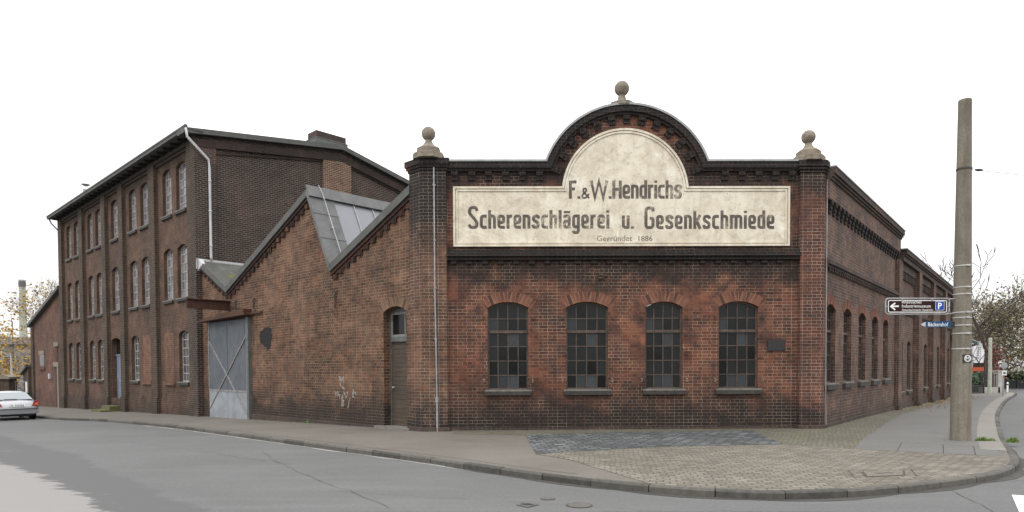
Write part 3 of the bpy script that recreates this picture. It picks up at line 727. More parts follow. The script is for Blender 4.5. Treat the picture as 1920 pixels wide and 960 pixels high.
GL['e'] = (14, [rd([(13.8, 2.5), (2.5, 2.5), (2.5, 23.5), (11.5, 23.5), (11.5, 11.5), (4, 11.5)], r5)])
GL['r'] = (10, [[(2.5, 0), (2.5, 26)], rd([(3, 20), (5.5, 23.5), (10, 23.5)], 3)])
GL['n'] = (14, [[(2.5, 0), (2.5, 26)], rd([(2.5, 23.5), (11.5, 23.5), (11.5, 0)], r5)])
GL['s'] = (14.5, [rd([(13, 19), (11.5, 23.5), (3.5, 23.5), (2.5, 17), (6, 14), (11, 11), (12, 8), (11, 2.5), (3, 2.5), (1.8, 7.5)], 3.5)])
GL['l'] = (5, [[(2.5, 0), (2.5, 34.5)]])
GL['a'] = (14, [rd([(2.5, 20), (3.5, 23.5), (11.5, 23.5), (11.5, 0)], 4), rd([(11.5, 13.8), (2.5, 13.8), (2.5, 2.5), (11.5, 2.5)], 4)])
GL['ä'] = (14, GL['a'][1]+[[(4.3, 28.5), (4.3, 33)], [(10.2, 28.5), (10.2, 33)]])
GL['g'] = (14, [rd([(11.5, 23.5), (2.5, 23.5), (2.5, 3), (11.5, 3)], r5), rd([(11.5, 26), (11.5, -7.5), (3, -7.5), (1.8, -4)], 4)])
GL['d'] = (14, [rd([(11.5, 23.5), (2.5, 23.5), (2.5, 2.5), (11.5, 2.5)], r5), [(11.5, 0), (11.5, 34.5)]])
GL['i'] = (5, [[(2.5, 0), (2.5, 26)], [(2.5, 29.5), (2.5, 34)]])
GL['k'] = (14, [[(2.5, 0), (2.5, 34.5)], [(4, 11), (12.5, 26)], [(6, 14.5), (12.5, 0)]])
GL['m'] = (23, [[(2.5, 0), (2.5, 26)], rd([(2.5, 23.5), (11.5, 23.5), (11.5, 0)], 4), rd([(11.5, 23.5), (20.5, 23.5), (20.5, 0)], 4)])
GL['u'] = (14, [rd([(2.5, 26), (2.5, 2.5), (11.5, 2.5)], r5), [(11.5, 0), (11.5, 26)]])
GL['.'] = (5, [[(2.5, 0), (2.5, 4.6)]])
GL[' '] = (9, [])
GL['S'] = (19, [rd([(17, 33), (14.5, 39.5), (5, 39.5), (2.5, 34), (2.5, 29), (6, 25), (13.5, 16), (16.5, 11), (15.5, 2.5), (4, 2.5), (1.5, 8)], 5)])
GL['G'] = (18.5, [rd([(15.8, 33), (15.8, 39.5), (2.8, 39.5), (2.8, 2.5), (15.8, 2.5), (15.8, 20), (9.5, 20)], 6)])
GL['F'] = (14, [[(2.5, 0), (2.5, 34)], [(2.5, 31.5), (14, 31.5)], [(2.5, 18.5), (11, 18.5)]])
GL['W'] = (33, [[(2, 34), (8.8, 1.5), (16.5, 33), (24.2, 1.5), (31, 34)]])
GL['H'] = (17, [[(2.5, 0), (2.5, 34)], [(14.5, 0), (14.5, 34)], [(2.5, 17.5), (14.5, 17.5)]])
GL['&'] = (15, [rd([(15, .8), (4, 13), (4, 19), (9.5, 19), (9.5, 14), (2, 7), (2, 1.5), (9, 1.5), (14.5, 9)], 3)])
def letters(text, xa, xb, zb, k, lw=5.7, gap=3.2, name='lettering', spread=.0):
    tot = sum(GL[c][0]+gap for c in text)-gap; kx = (xb-xa)/tot; m = MB(); x = 0; n = 0
    for c in text:
        for st in GL[c][1]:
            pts = [(xa+(x+px)*kx, zb+pz*k) for px, pz in st]; w = lw*(kx*.5+k*.5)*(.62 if c == '&' else 1); n += 1
            m.stroke(F, pts, w, .012, .0205+.0006*(n % 4))
        x += GL[c][0]+gap
    m.build(name, 'paint', board, weld=False)
def sx(x): return .885+(x-850)*.015883
letters('Scherenschlägerei', sx(878), sx(1141), 5.975, .0157)
letters('u.', sx(1165), sx(1187), 5.965, .0150)
letters('Gesenkschmiede', sx(1207), sx(1451), 5.955, .0157)
letters('F.&W.Hendrichs', sx(1066), sx(1277), 6.85, .0157, 5.6, 1.8)

FONT = {}
def text_mesh(body, width, height=None, bold=0., mb=None, fr=None, a0=0, z0=0, o0=0, o1=.002):
    """flat text turned into a mesh in a wall frame: left edge a0, baseline z0, exact width (and x scale)"""
    cu = bpy.data.curves.new('t', 'FONT'); cu.body = body; cu.size = 1; cu.offset = bold; cu.resolution_u = 3
    ob = bpy.data.objects.new('t', cu); C.objects.link(ob); bpy.context.view_layer.update()
    me = bpy.data.meshes.new_from_object(ob.evaluated_get(bpy.context.evaluated_depsgraph_get()))
    xs_ = [v.co.x for v in me.vertices]; mn, mx_ = min(xs_), max(xs_); ys_ = [v.co.y for v in me.vertices]; H = max(ys_)
    kx = width/(mx_-mn); ky = (height/H) if height else kx
    for p in me.polygons: mb.face([fr(a0+(me.vertices[i].co.x-mn)*kx, o1, z0+me.vertices[i].co.y*ky) for i in p.vertices])
    bpy.data.objects.remove(ob); bpy.data.curves.remove(cu); bpy.data.meshes.remove(me)
m = MB(); text_mesh('Gegründet', sx(1184)-sx(1118), .165, 0, m, F, sx(1118), 5.60, 0, .021); text_mesh('1886', sx(1222)-sx(1196), .15, 0, m, F, sx(1196), 5.60, 0, .021)
m.build('lettering', 'paint', board)
# plaque
m = MB(); m.box(F, 10.255, 10.77, -.01, .035, 2.33, 2.645); m.build('plaque', 'tarplate', forge) if 'tarplate' in M else None
M['tarplate'] = simple('dark_bronze_plaque', (.035, .034, .036), .45, .2, 30, .3)
if not any(o.name.startswith('plaque') for o in forge.children): m.build('plaque', 'tarplate', forge)

# corner piers
def isect(f1, o1, f2, o2):
    a = f1(0, o1, 0); b = f2(0, o2, 0); d = Vector((*f1.d, 0)); e_ = Vector((*f2.d, 0))
    det = d.x*(-e_.y)+e_.x*d.y; t = ((b.x-a.x)*(-e_.y)+e_.x*(b.y-a.y))/det
    return a+d*t
def pier(f1, s1, f2, s2, pr, ex=0., p2=None):
    p2 = pr if p2 is None else p2
    c = isect(f1, pr, f2, p2); ci = isect(f1, -.3, f2, -.3)
    A = f1(s1+ex, -.3, 0); B = f1(s1+ex, pr, 0); D = f2(s2+ex, p2, 0); E_ = f2(s2+ex, -.3, 0)
    return [(v.x, v.y) for v in (A, B, c, D, E_, ci)]
FR = Fr(CR, (-ee[0], -ee[1]), F.o)
def build_pier(f1, s1, f2, s2, mat, ztop, name, p2=.12):
    m = MB(); m.zprism(pier(f1, s1, f2, s2, .12, 0, p2), -.3, ztop-.34)
    p = m.build(name, mat, forge)
    m = MB()
    for z0_, z1_, e_ in ((ztop-.34, ztop-.26, .03), (ztop-.26, ztop-.18, .065), (ztop-.18, ztop, .10)): m.zprism(pier(f1, s1, f2, s2, .12+e_, e_, p2+e_), z0_, z1_)
    m.build('pier_cap', 'trim', p)
    m = MB(); m.zprism(pier(f1, s1, f2, s2, .20, .06, p2+.06), -.3, .10); m.build('pier_foot', 'rtrim', p)
    return p
pl_ = build_pier(F, .69, L, .50, 'pier_dark', 8.0, 'corner_pier')
pr_ = build_pier(FR, .78, R, .03, 'pier', 7.93, 'corner_pier', .015)
def finial(x, y, z, sc, w0, name='finial', steps=True):
    m = MB()
    if steps: m.lathe((x, y, z), [(w0*.62, 0), (w0*.62, .14), (w0*.57, .16), (w0*.57, .18), (w0*.46, .2), (w0*.46, .32), (w0*.40, .36)], 8, 0, pi/8)
    else: m.lathe((x, y, z), [(w0*.60, -.05), (w0*.60, .05)], 8, 0, pi/8)
    z1 = z+(.34 if steps else .04); b = w0*(.40 if steps else .42)
    m.lathe((x, y, z1), [(b, 0), (b*.78, .05*sc), (b*.5, .13*sc), (.115*sc, .22*sc), (.10*sc, .28*sc), (.12*sc, .31*sc)], 16)
    c = z1+.31*sc+.17*sc
    m.lathe((x, y, c), [(max(.01, .225*sc*sin(t)), -.225*sc*cos(t)) for t in [pi*i/12 for i in range(1, 12)]], 20)
    return m.build(name, 'stone', forge, smooth=False)
def ctr(poly): return sum(p[0] for p in poly)/len(poly), sum(p[1] for p in poly)/len(poly)
q = F(.17, -.07, 0); finial(q.x, q.y, 8.0, .92, .78)
q = F(11.50, -.12, 0); finial(q.x, q.y, 7.93, .90, .76)
q = F(5.91, -.12, 0); finial(q.x, q.y, 9.62, .98, .62, steps=False)
# lightning conductors
m = MB(); m.tube([F(.34, .16, 8.05), F(.345, .16, 4), F(.38, .17, .95)], .022, 6); m.tube([F(.38, .17, .95), F(.385, .175, -.05)], .032, 8); m.tube([F(.38, .17, .85), F(.38, .17, 1.0)], .05, 8)
for z in (7.2, 5.6, 4.2, 2.7): m.box(F, .31, .39, .11, .18, z, z+.03)
m.build('conductor_pipe', 'pipe', forge)
m = MB(); m.tube([R(.05, .05, 7.4), R(.05, .05, 4), R(.05, .05, .9), R(.09, .06, .05)], .014, 6); m.build('conductor_pipe', 'pipe', forge)
# base course
m = MB(); m.box(F, .7, 11.17, -.02, .05, -.3, .06); m.build('plinth', 'rtrim', forge)

# right hand wall of the hall (recessed frieze over corbels)
WR = [(.20, 1.36), (2.44, 3.54), (4.66, 5.80), (6.93, 8.05), (9.13, 10.2)]
RE = 12.3
m = MB(); m.prism(R, [(0, -.4), (RE, -.4), (RE, 6.85), (0, 6.85)], -.38, 0, 0, [opening(a, b, 1.33, 3.60, .17) for a, b in WR]); m.build('side_wall', 'right', forge)
for a, b in WR:
    window(R, forge, a, b, 1.33, 3.60, .17, 'iron', 'glassR', 4, [1.76, 2.2, 2.62, 3.3], .15, transom=2.95, archmat='arch', sillh=.19)
m = MB(); m.box(R, .04, RE, -.02, .12, 6.85, 7.42); m.build('frieze', 'right', forge)
m = MB()
for z0_, z1_, o in ((7.42, 7.50, .17), (7.50, 7.58, .22), (7.58, 7.76, .27)): m.box(R, .04, RE, -.3, o, z0_, z1_)
for z0_, z1_, o in ((5.02, 5.10, .08), (4.92, 5.02, .15), (4.84, 4.92, .09)): m.box(R, .04, RE, -.02, o, z0_, z1_)
s_ = .4
while s_ < RE-.2:
    m.box(R, s_-.07, s_+.07, -.02, .08, 4.74, 4.84); s_ += .30
m.build('cornice', 'rtrim', forge)
m = MB(); s_ = .45
while s_ < RE-.2:
    for k_, (z0_, z1_) in enumerate(((6.47, 6.60), (6.60, 6.73), (6.73, 6.85))): m.box(R, s_-.11, s_+.11, -.02, .045+.035*k_, z0_, z1_)
    s_ += .50
m.build('corbel_table', 'trim', forge)
m = MB(); m.box(R, .04, RE, -.3, .30, 7.76, 7.80); m.build('coping', 'coping', forge)
m = MB(); m.box(R, .04, 11.6, -.02, .06, -.4, .10); m.build('plinth', 'rtrim', forge)

# left hand sawtooth wall
V0, V1, PKp, V2, VE = (16.3, 6.95), (13.28, 5.42), (6.4, 8.30), (4.95, 5.44), (.45, 7.30)
wall = [(.3, -.5), (16.4, -.9), (16.4, V0[1]-.1), (V1[0], V1[1]-.1), (PKp[0]-.04, PKp[1]-.12), (V2[0]+.08, V2[1]-.1), (.3, VE[1]-.05)]
door_op = opening(.85, 2.03, .02, 3.62, .17)
gate_op = [(11.3, -.55), (15.3, -.55), (15.3, 4.0), (11.3, 4.0)]
m = MB(); m.prism(L, wall, -.38, 0, 0, [door_op, gate_op]); m.build('sawtooth_wall', 'side', forge)
m = MB(); m2 = MB()
def vband(mb, a, b, lo, hi, o0, o1, fr=L, mi=0): mb.prism(fr, [(a[0], a[1]-hi), (b[0], b[1]-hi), (b[0], b[1]-lo), (a[0], a[1]-lo)], o0, o1, mi)
for a, b in ((V0, V1), (V1, PKp), (V2, VE)):
    vband(m, a, b, -.02, .24, -.5, .17); vband(m2, a, b, .24, .36, -.02, .11); vband(m2, a, b, .36, .46, -.02, .06)
    n = int(abs(a[0]-b[0])/.36)
    for i in range(n):
        t = (i+.5)/n; s_ = a[0]+(b[0]-a[0])*t; z = a[1]+(b[1]-a[1])*t-.46
        m2.box(L, s_-.085, s_+.085, -.02, .08, z-.10, z+.06); m2.box(L, s_-.04+(.09 if b[1] > a[1] else -.09)*(-1 if a[0] > b[0] else 1), s_+.04+(.09 if b[1] > a[1] else -.09)*(-1 if a[0] > b[0] else 1), -.02, .055, z-.10, z+.06)
m.build('verge', 'verge', forge); m2.build('stepped_corbels', 'archb2', forge) if 'archb2' in M else None
M['archb2'] = island_mat('sooty_corbel_bricks', [(0, (.018, .014, .012)), (.5, (.035, .020, .016)), (.85, (.06, .026, .018)), (1, (.17, .07, .04))])
m2.build('stepped_corbels', 'archb2', forge, weld=False)
# roofs: planes extruded into the building
def rp(s_, u, z): v = L(s_, -u, z); return v
D = 15
m = MB()
def slab(mb, a, b, u0, u1, th=.06, mi=0):
    P = [rp(a[0], u0, a[1]), rp(b[0], u0, b[1]), rp(b[0], u1, b[1]), rp(a[0], u1, a[1])]; Q = [p-Vector((0, 0, th)) for p in P]
    mb.face(P, mi); mb.face(Q, mi)
    for i in range(4): mb.face([P[i], P[(i+1) % 4], Q[(i+1) % 4], Q[i]], mi)
slab(m, V0, V1, .5, D); slab(m, V1, PKp, .5, D); slab(m, V2, (.3, VE[1]+.06), .5, D); slab(m, (.3, VE[1]+.06), (-1.9, 8.2), 4.2, D); slab(m, (-1.9, 8.2), (-3.3, 5.6), 5.5, D)
P = [F(.3, -.45, 7.0), F(11.7, -.45, 7.0), R(RE, -.4, 7.0), R(RE, -9, 7.0), L(-3.3, -D, 7.0), L(-3.3, -5, 7.0)]
m.face(P)
m.build('roof', 'roof', forge)
# north light glazing on the steep face of the first tooth
def st(k, u, lift=0.):                         # k 0 = valley, 1 = ridge, on the steep plane
    s_ = V2[0]+(PKp[0]-V2[0])*k-.9*lift; z = V2[1]+(PKp[1]-V2[1])*k+.43*lift
    return rp(s_, u, z)
def sbox(mb, k0, k1, u0, u1, l0, l1, mi=0):
    P = [st(k, u, l) for l in (l0, l1) for (k, u) in ((k0, u0), (k1, u0), (k1, u1), (k0, u1))]
    for q in ((0, 1, 2, 3), (4, 5, 6, 7), (0, 1, 5, 4), (1, 2, 6, 5), (2, 3, 7, 6), (3, 0, 4, 7)): mb.face([P[i] for i in q], mi)
sk = MB(); sbox(sk, -.02, 1.0, -.17, .85, -.1, .03); sbox(sk, .90, 1.05, -.17, D, .03, .10); sbox(sk, -.04, .08, -.17, D, .03, .08)
for z_ in (.35, .68): sbox(sk, z_, z_+.012, -.17, .85, .03, .045)
skyl = sk.build('skylight', 'zinc', forge)
gm = MB(); u = .85
while u < D-.2: sbox(gm, .08, .90, u+.02, u+.83, -.03, .0); u += .85
gm.build('glass', 'skylight', skyl, weld=False)
bm_ = MB(); u = 1.70
while u < D-.2: sbox(bm_, .08, .90, u-.02, u+.02, -.02, .04); u += .85
bm_.build('glazing_bar', 'pipe', skyl)
cm = MB(); cm.tube([st(.04, .42, .10), st(.5, .40, .12), st(.95, .38, .14), st(1.06, .3, .16)], .012, 6)
for k_ in (.1, .5, .9): cm.tube([st(k_, .40, .03), st(k_, .40, .12)], .03, 6)
cm.build('conductor_cable', 'gutter', skyl)
# moss strip and gutter along the tall block
m = MB(); P = [rp(14.6, .3, 0), rp(14.25, .3, 0), rp(15.3, 3.2, 0), rp(15.55, 3.2, 0)]
for p_, s_ in zip(P, (14.6, 14.25, 15.3, 15.55)): p_.z = V1[1]+(V0[1]-V1[1])*(s_-V1[0])/(V0[0]-V1[0])+.012
m.face(P); m.build('moss_streak', 'moss2', forge) if 'moss2' in M else None
M['moss2'] = simple('bright_moss', (.16, .17, .02), .95, .4, 9)
m.build('moss_streak', 'moss2', forge)
m = MB()
gp = [(-.16, 0), (-.16, .10), (-.13, .10), (-.13, .03), (.0, .03), (.0, 0)]
m.box(G, -.25, 14, .02, .20, 6.84, 6.88); m.box(G, -.25, 14, .17, .20, 6.84, 6.97); m.box(G, -.25, -.22, .02, .20, 6.50, 6.97)
m.prism(L, [(16.28, 6.94), (16.28, 6.35), (15.7, 6.62), (16.0, 6.94)], .0, .19)
m.build('box_gutter', 'gutter', forge)
# entrance door
m = MB(); o = -.30
m.box(L, .85, .90, o-.04, o+.04, .04, 3.66); m.box(L, 1.98, 2.03, o-.04, o+.04, .04, 3.66); m.box(L, .9, 1.98, o-.05, o+.07, 2.70, 2.86); m.box(L, .9, 1.98, o-.04, o+.03, 3.62, 3.75)
door = m.build('door', 'greyframe', forge)
m = MB(); m.box(L, .90, 1.98, o-.03, o, .04, 2.70); m.build('door_leaf', 'doorwood', door)
m = MB(); m.box(L, .90, .95, o, o+.03, 2.86, 3.62); m.box(L, 1.93, 1.98, o, o+.03, 2.86, 3.62); m.box(L, 1.25, 1.29, o, o+.03, 2.86, 3.62); m.box(L, .95, 1.93, o, o+.03, 2.86, 2.93); m.box(L, .95, 1.93, o, o+.03, 3.56, 3.62)
m.build('transom_frame', 'bracegrey', door)
m = MB(); m.face([L(.9, o-.005, 2.86), L(1.98, o-.005, 2.86), L(1.98, o-.005, 3.64), L(.9, o-.005, 3.64)]); m.build('glass', 'glass', door)
m = MB(); m.tube([L(1.90, o, 1.25), L(1.90, o+.06, 1.25)], .03, 8); m.build('handle', 'gutter', door)
t_ = NT('lit_tube'); t_.b.inputs['Emission Color'].default_value = (1, .72, .2, 1); t_.b.inputs['Emission Strength'].default_value = 1.6; M['lit'] = t_.m
m = MB(); m.box(L, .98, 1.15, o-.002, o+.012, 3.50, 3.545); m.build('interior_lamp', 'lit', door)
_, c_, Rr_, A_ = arcpts(.85, 2.03, 3.62, .17)
am = MB(); n = 14; A2 = A_*1.12
for i in range(n):
    a0 = -A2+2*A2*i/n; a1 = -A2+2*A2*(i+1)/n; gp_ = (a1-a0)*.08
    q = [(c_[0]+r*sin(a), c_[1]+r*cos(a)) for r, a in ((Rr_+.002, a0+gp_), (Rr_+.31, a0+gp_), (Rr_+.31, a1-gp_), (Rr_+.002, a1-gp_))]
    am.prism(L, q, -.02, .008+random.uniform(0, .006), 0, back=False)
am.ring(L, c_, Rr_+.006, Rr_+.305, pi/2-A2, pi/2+A2, n, -.02, .003, 1)
am.build('brick_arch', ['archb', 'mortar'], door, weld=False)
m = MB(); m.box(L, .6, 11.2, -.02, .07, -.7, .02)
m.prism(L, [(.6, .0), (11.2, -.16), (11.2, -.9), (.6, -.6)], -.02, .10)
m.build('plinth', 'rtrim', forge)
m = MB(); m.box(L, .5, 2.3, -.4, .22, -.14, .035); m.build('door_step', 'kerbs', forge) if 'kerbs' in M else m.build('door_step', 'silltop', forge)
# big sliding gate in front of its opening
gz0, gz1 = -.42, 4.02; o = .04
gp0, gp1 = 11.42, 15.28
m = MB(); m.box(L, gp0, (gp0+gp1)/2-.02, o, o+.06, .92, gz1-.06); m.box(L, (gp0+gp1)/2+.02, gp1, o, o+.06, .92, gz1-.06)
gate = m.build('gate', 'gatewood', forge); gate['label'] = 'weathered blue grey plank gate with steel lower panels and crossed braces'
m = MB(); m.box(L, gp0, (gp0+gp1)/2-.015, o+.0, o+.07, gz0, .915); m.box(L, (gp0+gp1)/2+.015, gp1, o, o+.07, gz0, .915); m.build('steel_panel', 'gatesteel', gate)
m = MB()
for a, b in (((gp1-.05, 3.15), (gp0+.05, -.0)), ((gp0+.05, 3.25), (gp1-.05, .1))): m.stroke(L, [a, b], .06, o+.06, o+.095+(.006 if a[0] > b[0] else 0))
m.box(L, gp0, gp0+.07, o+.05, o+.09, .92, gz1); m.box(L, gp1-.07, gp1, o+.05, o+.09, .92, gz1); m.box(L, gp0, gp1, o+.05, o+.088, .88, .96)
m.build('brace', 'bracegrey', gate)
m = MB(); m.box(L, 11.22, 11.40, .0, .16, gz0-.02, 4.0); m.build('guide_post', 'greyframe', gate)
m = MB(); m.prism(L, [(11.0, 4.08), (15.7, 4.0), (15.7, 4.06), (11.0, 4.14)], .0, .42); m.box(L, 10.2, 15.9, .02, .10, 4.12, 4.20); m.prism(L, [(11.2, 4.14), (14.0, 4.10), (14.0, 4.22), (11.2, 4.34)], .0, .36)
m.build('rusty_canopy', 'rusty_tile', forge)
m = MB(); m.box(L, 13.15, 13.35, -.2, 1.8, 4.40, 4.44); m.box(L, 13.15, 13.35, -.2, 1.8, 4.78, 4.82); m.box(L, 13.235, 13.265, -.2, 1.8, 4.44, 4.78); m.build('cantilever_beam', 'rust', forge)
# iron wall ties, tar patch, chalk marks
def tie(fr, s_, z, h=.5, par=forge, flip=1):
    m = MB(); m.tube([fr(s_-.1*flip, .05, z+h*.5), fr(s_+.04*flip, .06, z+h*.3), fr(s_, .07, z), fr(s_+.03*flip, .06, z-h*.3), fr(s_-.12*flip, .05, z-h*.5)], .028, 6)
    m.tube([fr(s_+.14*flip, .05, z+h*.4), fr(s_, .05, z)], .022, 6); m.build('wall_tie', 'iron', par)
tie(L, 4.75, 4.15, .8); tie(L, 12.6, 4.55, .5); tie(L, 10.9, 4.5, .5)
tie(F, 5.3, 4.55, .1)
m = MB(); pts = []
for i in range(36):
    a = 2*pi*i/36; r = .40+.03*sin(3*a+1)+random.uniform(-.045, .045); pts.append((9.95+r*cos(a)*1.3, 3.14+r*sin(a)*1.02-(.12 if 22 < i < 27 else 0)))
m.prism(L, pts, -.01, .006); m.build('tar_patch', 'tar', forge)
m = MB(); rnd = random.Random(3)
for k in range(15):
    a = (4.15+rnd.uniform(-.65, .6), 1.05+rnd.uniform(-.35, .4)); p = [a]
    for j in range(4): p.append((p[-1][0]+rnd.uniform(-.12, .12), p[-1][1]+rnd.uniform(-.17, .15)))
    m.stroke(L, p, .022, -.01, .0035+.0005*k)
m.build('chalk_scrawl', 'chalk', forge, weld=False)

# ------------------------------------------------------------------ lower wing behind, along the right street
wing = root('rear_wing', 'long lower brick wing with tall narrow windows between pilasters along the right street', 'factory wing', tuple(R(12.4, 0, -.1)))
WE = 40
wb = [(13.05, 14.0), (15.2, 16.2), (18.6, 19.5), (20.75, 21.8), (24.2, 25.1), (26.2, 27.2), (29.75, 30.6), (31.5, 32.5), (35.2, 36.1)]
m = MB(); m.prism(R, [(RE+.02, -1.2), (WE, -1.2), (WE, 6.5), (RE+.02, 6.5)], -.38, -.02, 0, [opening(a, b, .68, 2.92, .13) for a, b in wb]); m.build('wall', 'right', wing)
for a, b in wb: window(R, wing, a, b, .68, 2.92, .13, 'iron', 'glassR', 3, 5, .10, off=-.02, sillh=.17)
pil = [(11.75, 12.65), (17.0, 17.9), (22.3, 23.2), (27.75, 28.65), (33.3, 34.2)]
for i, (a, b) in enumerate(pil):
    m = MB(); zt = 6.5
    m.box(R, a, b, -.02, .24 if i else .16, -1.2, 6.5); m.box(R, a-.04, b+.04, -.02, .29 if i else .2, -1.2, .15-.02*(a-12)); m.build('pilaster', 'right', wing)
m = MB(); m.box(R, RE+.02, WE, -.3, .24, 6.5, 6.72); m.box(R, RE+.02, WE, -.3, .30, 6.72, 6.80); m.box(R, RE+.02, WE, -.3, .36, 6.80, 6.98)
for (a, b) in zip([p[1] for p in pil], [p[0] for p in pil[1:]]+[WE]):
    m.box(R, a, b, -.03, .10, 6.15, 6.5)
    s_ = a+.25
    while s_ < b-.15:
        m.box(R, s_-.09, s_+.09, -.03, .07, 5.80, 6.15); s_ += .42
    m.box(R, a, b, -.03, .08, 4.35, 4.45); s_ = a+.2
    while s_ < b-.15: m.box(R, s_-.07, s_+.07, -.03, .06, 4.24, 4.35); s_ += .36
m.build('cornice', 'rtrim', wing)
m = MB(); m.box(R, RE-.1, WE, -.3, .39, 6.98, 7.02); m.build('coping', 'coping', wing)
m = MB(); m.prism(R, [(12.6, -1.2), (WE, -1.2), (WE, -.1), (12.6, .12)], -.02, .04); m.build('plinth', 'rtrim', wing)
m = MB(); m.face([R(RE, -.3, 6.6), R(WE, -.3, 6.6), R(WE, -16, 6.6), R(RE, -16, 6.6)]); m.face([R(WE, -.02, -1.2), R(WE, -16, -1.2), R(WE, -16, 6.6), R(WE, -.02, 6.6)]); m.build('roof', 'roof', wing)
m = MB(); P = [R(33.0, 0, 4.15), R(34.6, 0, 4.15), R(34.6, 1.5, 3.45), R(33.0, 1.5, 3.45)]; Q = [p-Vector((0, 0, .2)) for p in P]
m.face(P); m.face(Q)
for i in range(4): m.face([P[i], P[(i+1) % 4], Q[(i+1) % 4], Q[i]])
m.tube([R(33.1, 1.4, 3.3), R(33.1, 0, 2.9)], .04, 6); m.tube([R(34.5, 1.4, 3.3), R(34.5, 0, 2.9)], .04, 6)
M['canopy'] = simple('grey_green_canopy', (.085, .11, .10), .7, .15, 2)
m.build('canopy', 'canopy', wing)

# ------------------------------------------------------------------ tall three storey block
block = root('factory_block', 'three storey dark brick factory block with tall barred windows and a shallow pitched roof', 'factory building', (CT[0], CT[1], -.4))
B1 = 41.1
wins = [(17.88, 19.12), (19.75, 20.95), (23.0, 24.3), (24.98, 26.22), (28.2, 29.5), (31.45, 32.68), (33.3, 34.45), (36.38, 37.7), (38.4, 39.6)]
holes = []
for i, (a, b) in enumerate(wins):
    holes.append(opening(a, b, 9.62, 11.78, .17)); holes.append(opening(a, b, 5.36, 7.80, .17))
    if i == 4: holes.append(opening(28.25, 29.9, .05, 3.62, .15))
    elif i not in (1, 2): holes.append(opening(a, b, 1.25, 3.60, .17))
m = MB(); m.prism(L, [(16.3, -1.6), (B1, -2.0), (B1, 12.6), (16.3, 12.6)], -.4, 0, 0, holes); m.build('street_wall', 'block', block)
for i, (a, b) in enumerate(wins):
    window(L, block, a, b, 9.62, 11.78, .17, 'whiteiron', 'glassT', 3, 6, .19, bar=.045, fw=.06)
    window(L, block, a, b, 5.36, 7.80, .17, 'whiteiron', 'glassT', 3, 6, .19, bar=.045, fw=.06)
    if i == 4: continue
    if i in (1, 2):
        m = MB(); m.box(L, a, b, -.05, .012, 1.25, 3.72); m.box(L, a-.08, b+.08, -.02, .10, 1.06, 1.24)
        p_ = m.build('bricked_up_window', 'infill', block); p_['label'] = 'window opening filled with paler orange brick'
    else: window(L, block, a, b, 1.25, 3.60, .17, 'whiteiron', 'glassG', 3, 6, .19, bar=.045, fw=.06)
m = MB(); m.box(L, 28.25, 28.33, -.34, -.22, .05, 3.7); m.box(L, 28.25, 29.9, -.34, -.22, 2.7, 2.8); m.box(L, 28.33, 29.0, -.32, -.26, .05, 2.7); m.box(L, 29.04, 29.86, -.32, -.26, .05, 2.7)
dr_ = m.build('door', 'bluedoor', block); dr_['label'] = 'narrow blue grey door up the mossy steps'
m = MB(); m.face([L(28.3, -.3, 2.8), L(29.9, -.3, 2.8), L(29.9, -.3, 3.75), L(28.3, -.3, 3.75)]); m.build('glass', 'glass', dr_)
m = MB(); m.tube([L(29.15, -.26, 1.2), L(29.15, -.2, 1.2)], .03, 8); m.build('handle', 'gutter', dr_)
# pilasters, string at the head of the panels
pils = [(16.3, 17.3), (21.65, 22.5), (26.8, 27.5), (30.05, 30.85), (35.0, 35.8), (40.25, 41.1)]
for a, b in pils:
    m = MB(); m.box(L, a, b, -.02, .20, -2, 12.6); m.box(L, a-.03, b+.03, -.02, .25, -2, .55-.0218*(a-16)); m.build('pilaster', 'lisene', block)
for (a, b) in zip([p[1] for p in pils], [p[0] for p in pils[1:]]):
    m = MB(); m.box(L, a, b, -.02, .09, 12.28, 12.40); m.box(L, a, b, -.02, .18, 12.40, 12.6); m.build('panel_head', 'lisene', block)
    m = MB(); m.box(L, a, b, -.02, .05, -2, .42-.0218*(a-16)); m.build('plinth', 'block', block)
m = MB(); m.box(L, 16.0, 41.5, -.1, .62, 12.72, 12.80)
k = 16.5
while k < 41.3: m.box(L, k-.06, k+.06, 0, .55, 12.55, 12.72); k += .9
m.build('eaves', 'darkeave', block) if 'darkeave' in M else None
M['darkeave'] = simple('dark_eaves_timber', (.028, .026, .024), .85, .3, 5)
m.build('eaves', 'darkeave', block)
m = MB()
gpts = [L(s_, .68, 12.86) for s_ in (15.95, 41.6)]; m.tube(gpts, .085, 10); m.build('eaves_gutter', 'verge', block)
# gable side
GR, GE = 7.5, 15.2; ZR, ZE, ZE2 = 13.75, 12.72, 12.05
m = MB(); m.prism(G, [(-.27, -1.6), (GE, -1.6), (GE, ZE2), (GR, ZR), (-.27, ZE-.1)], -.4, 0); m.build('gable_wall', 'gable', block)
m = MB(); m.box(G, -.27, .75, -.02, .12, -1.6, 12.45); m.build('corner_pilaster', 'gable', block)
m = MB(); m.prism(G, [(6.4, 6), (8.1, 6), (8.1, ZR-.35), (7.5, ZR-.25), (6.4, ZR-.4)], -.02, .13); m.build('flue_pilaster', 'flue', block)
m = MB()
vband(m, (-.27, ZE), (GR, ZR), .25, .62, -.02, .15, G); vband(m, (GR, ZR), (GE, ZE2), .25, .62, -.02, .15, G); vband(m, (.75, ZE), (6.4, ZR-.12), .62, .74, -.02, .07, G); vband(m, (8.1, ZR-.1), (GE, ZE2), .62, .74, -.02, .07, G)
m.build('gable_cornice', 'gabletop', block)
m = MB(); vband(m, (-.75, ZE+.10), (GR, ZR+.22), .0, .24, -.5, .30, G); vband(m, (GR, ZR+.22), (GE+.4, ZE2+.12), .0, .24, -.5, .30, G); m.build('verge', 'verge', block)
def gq(a, o, z): return G(a, o, z)
m = MB()
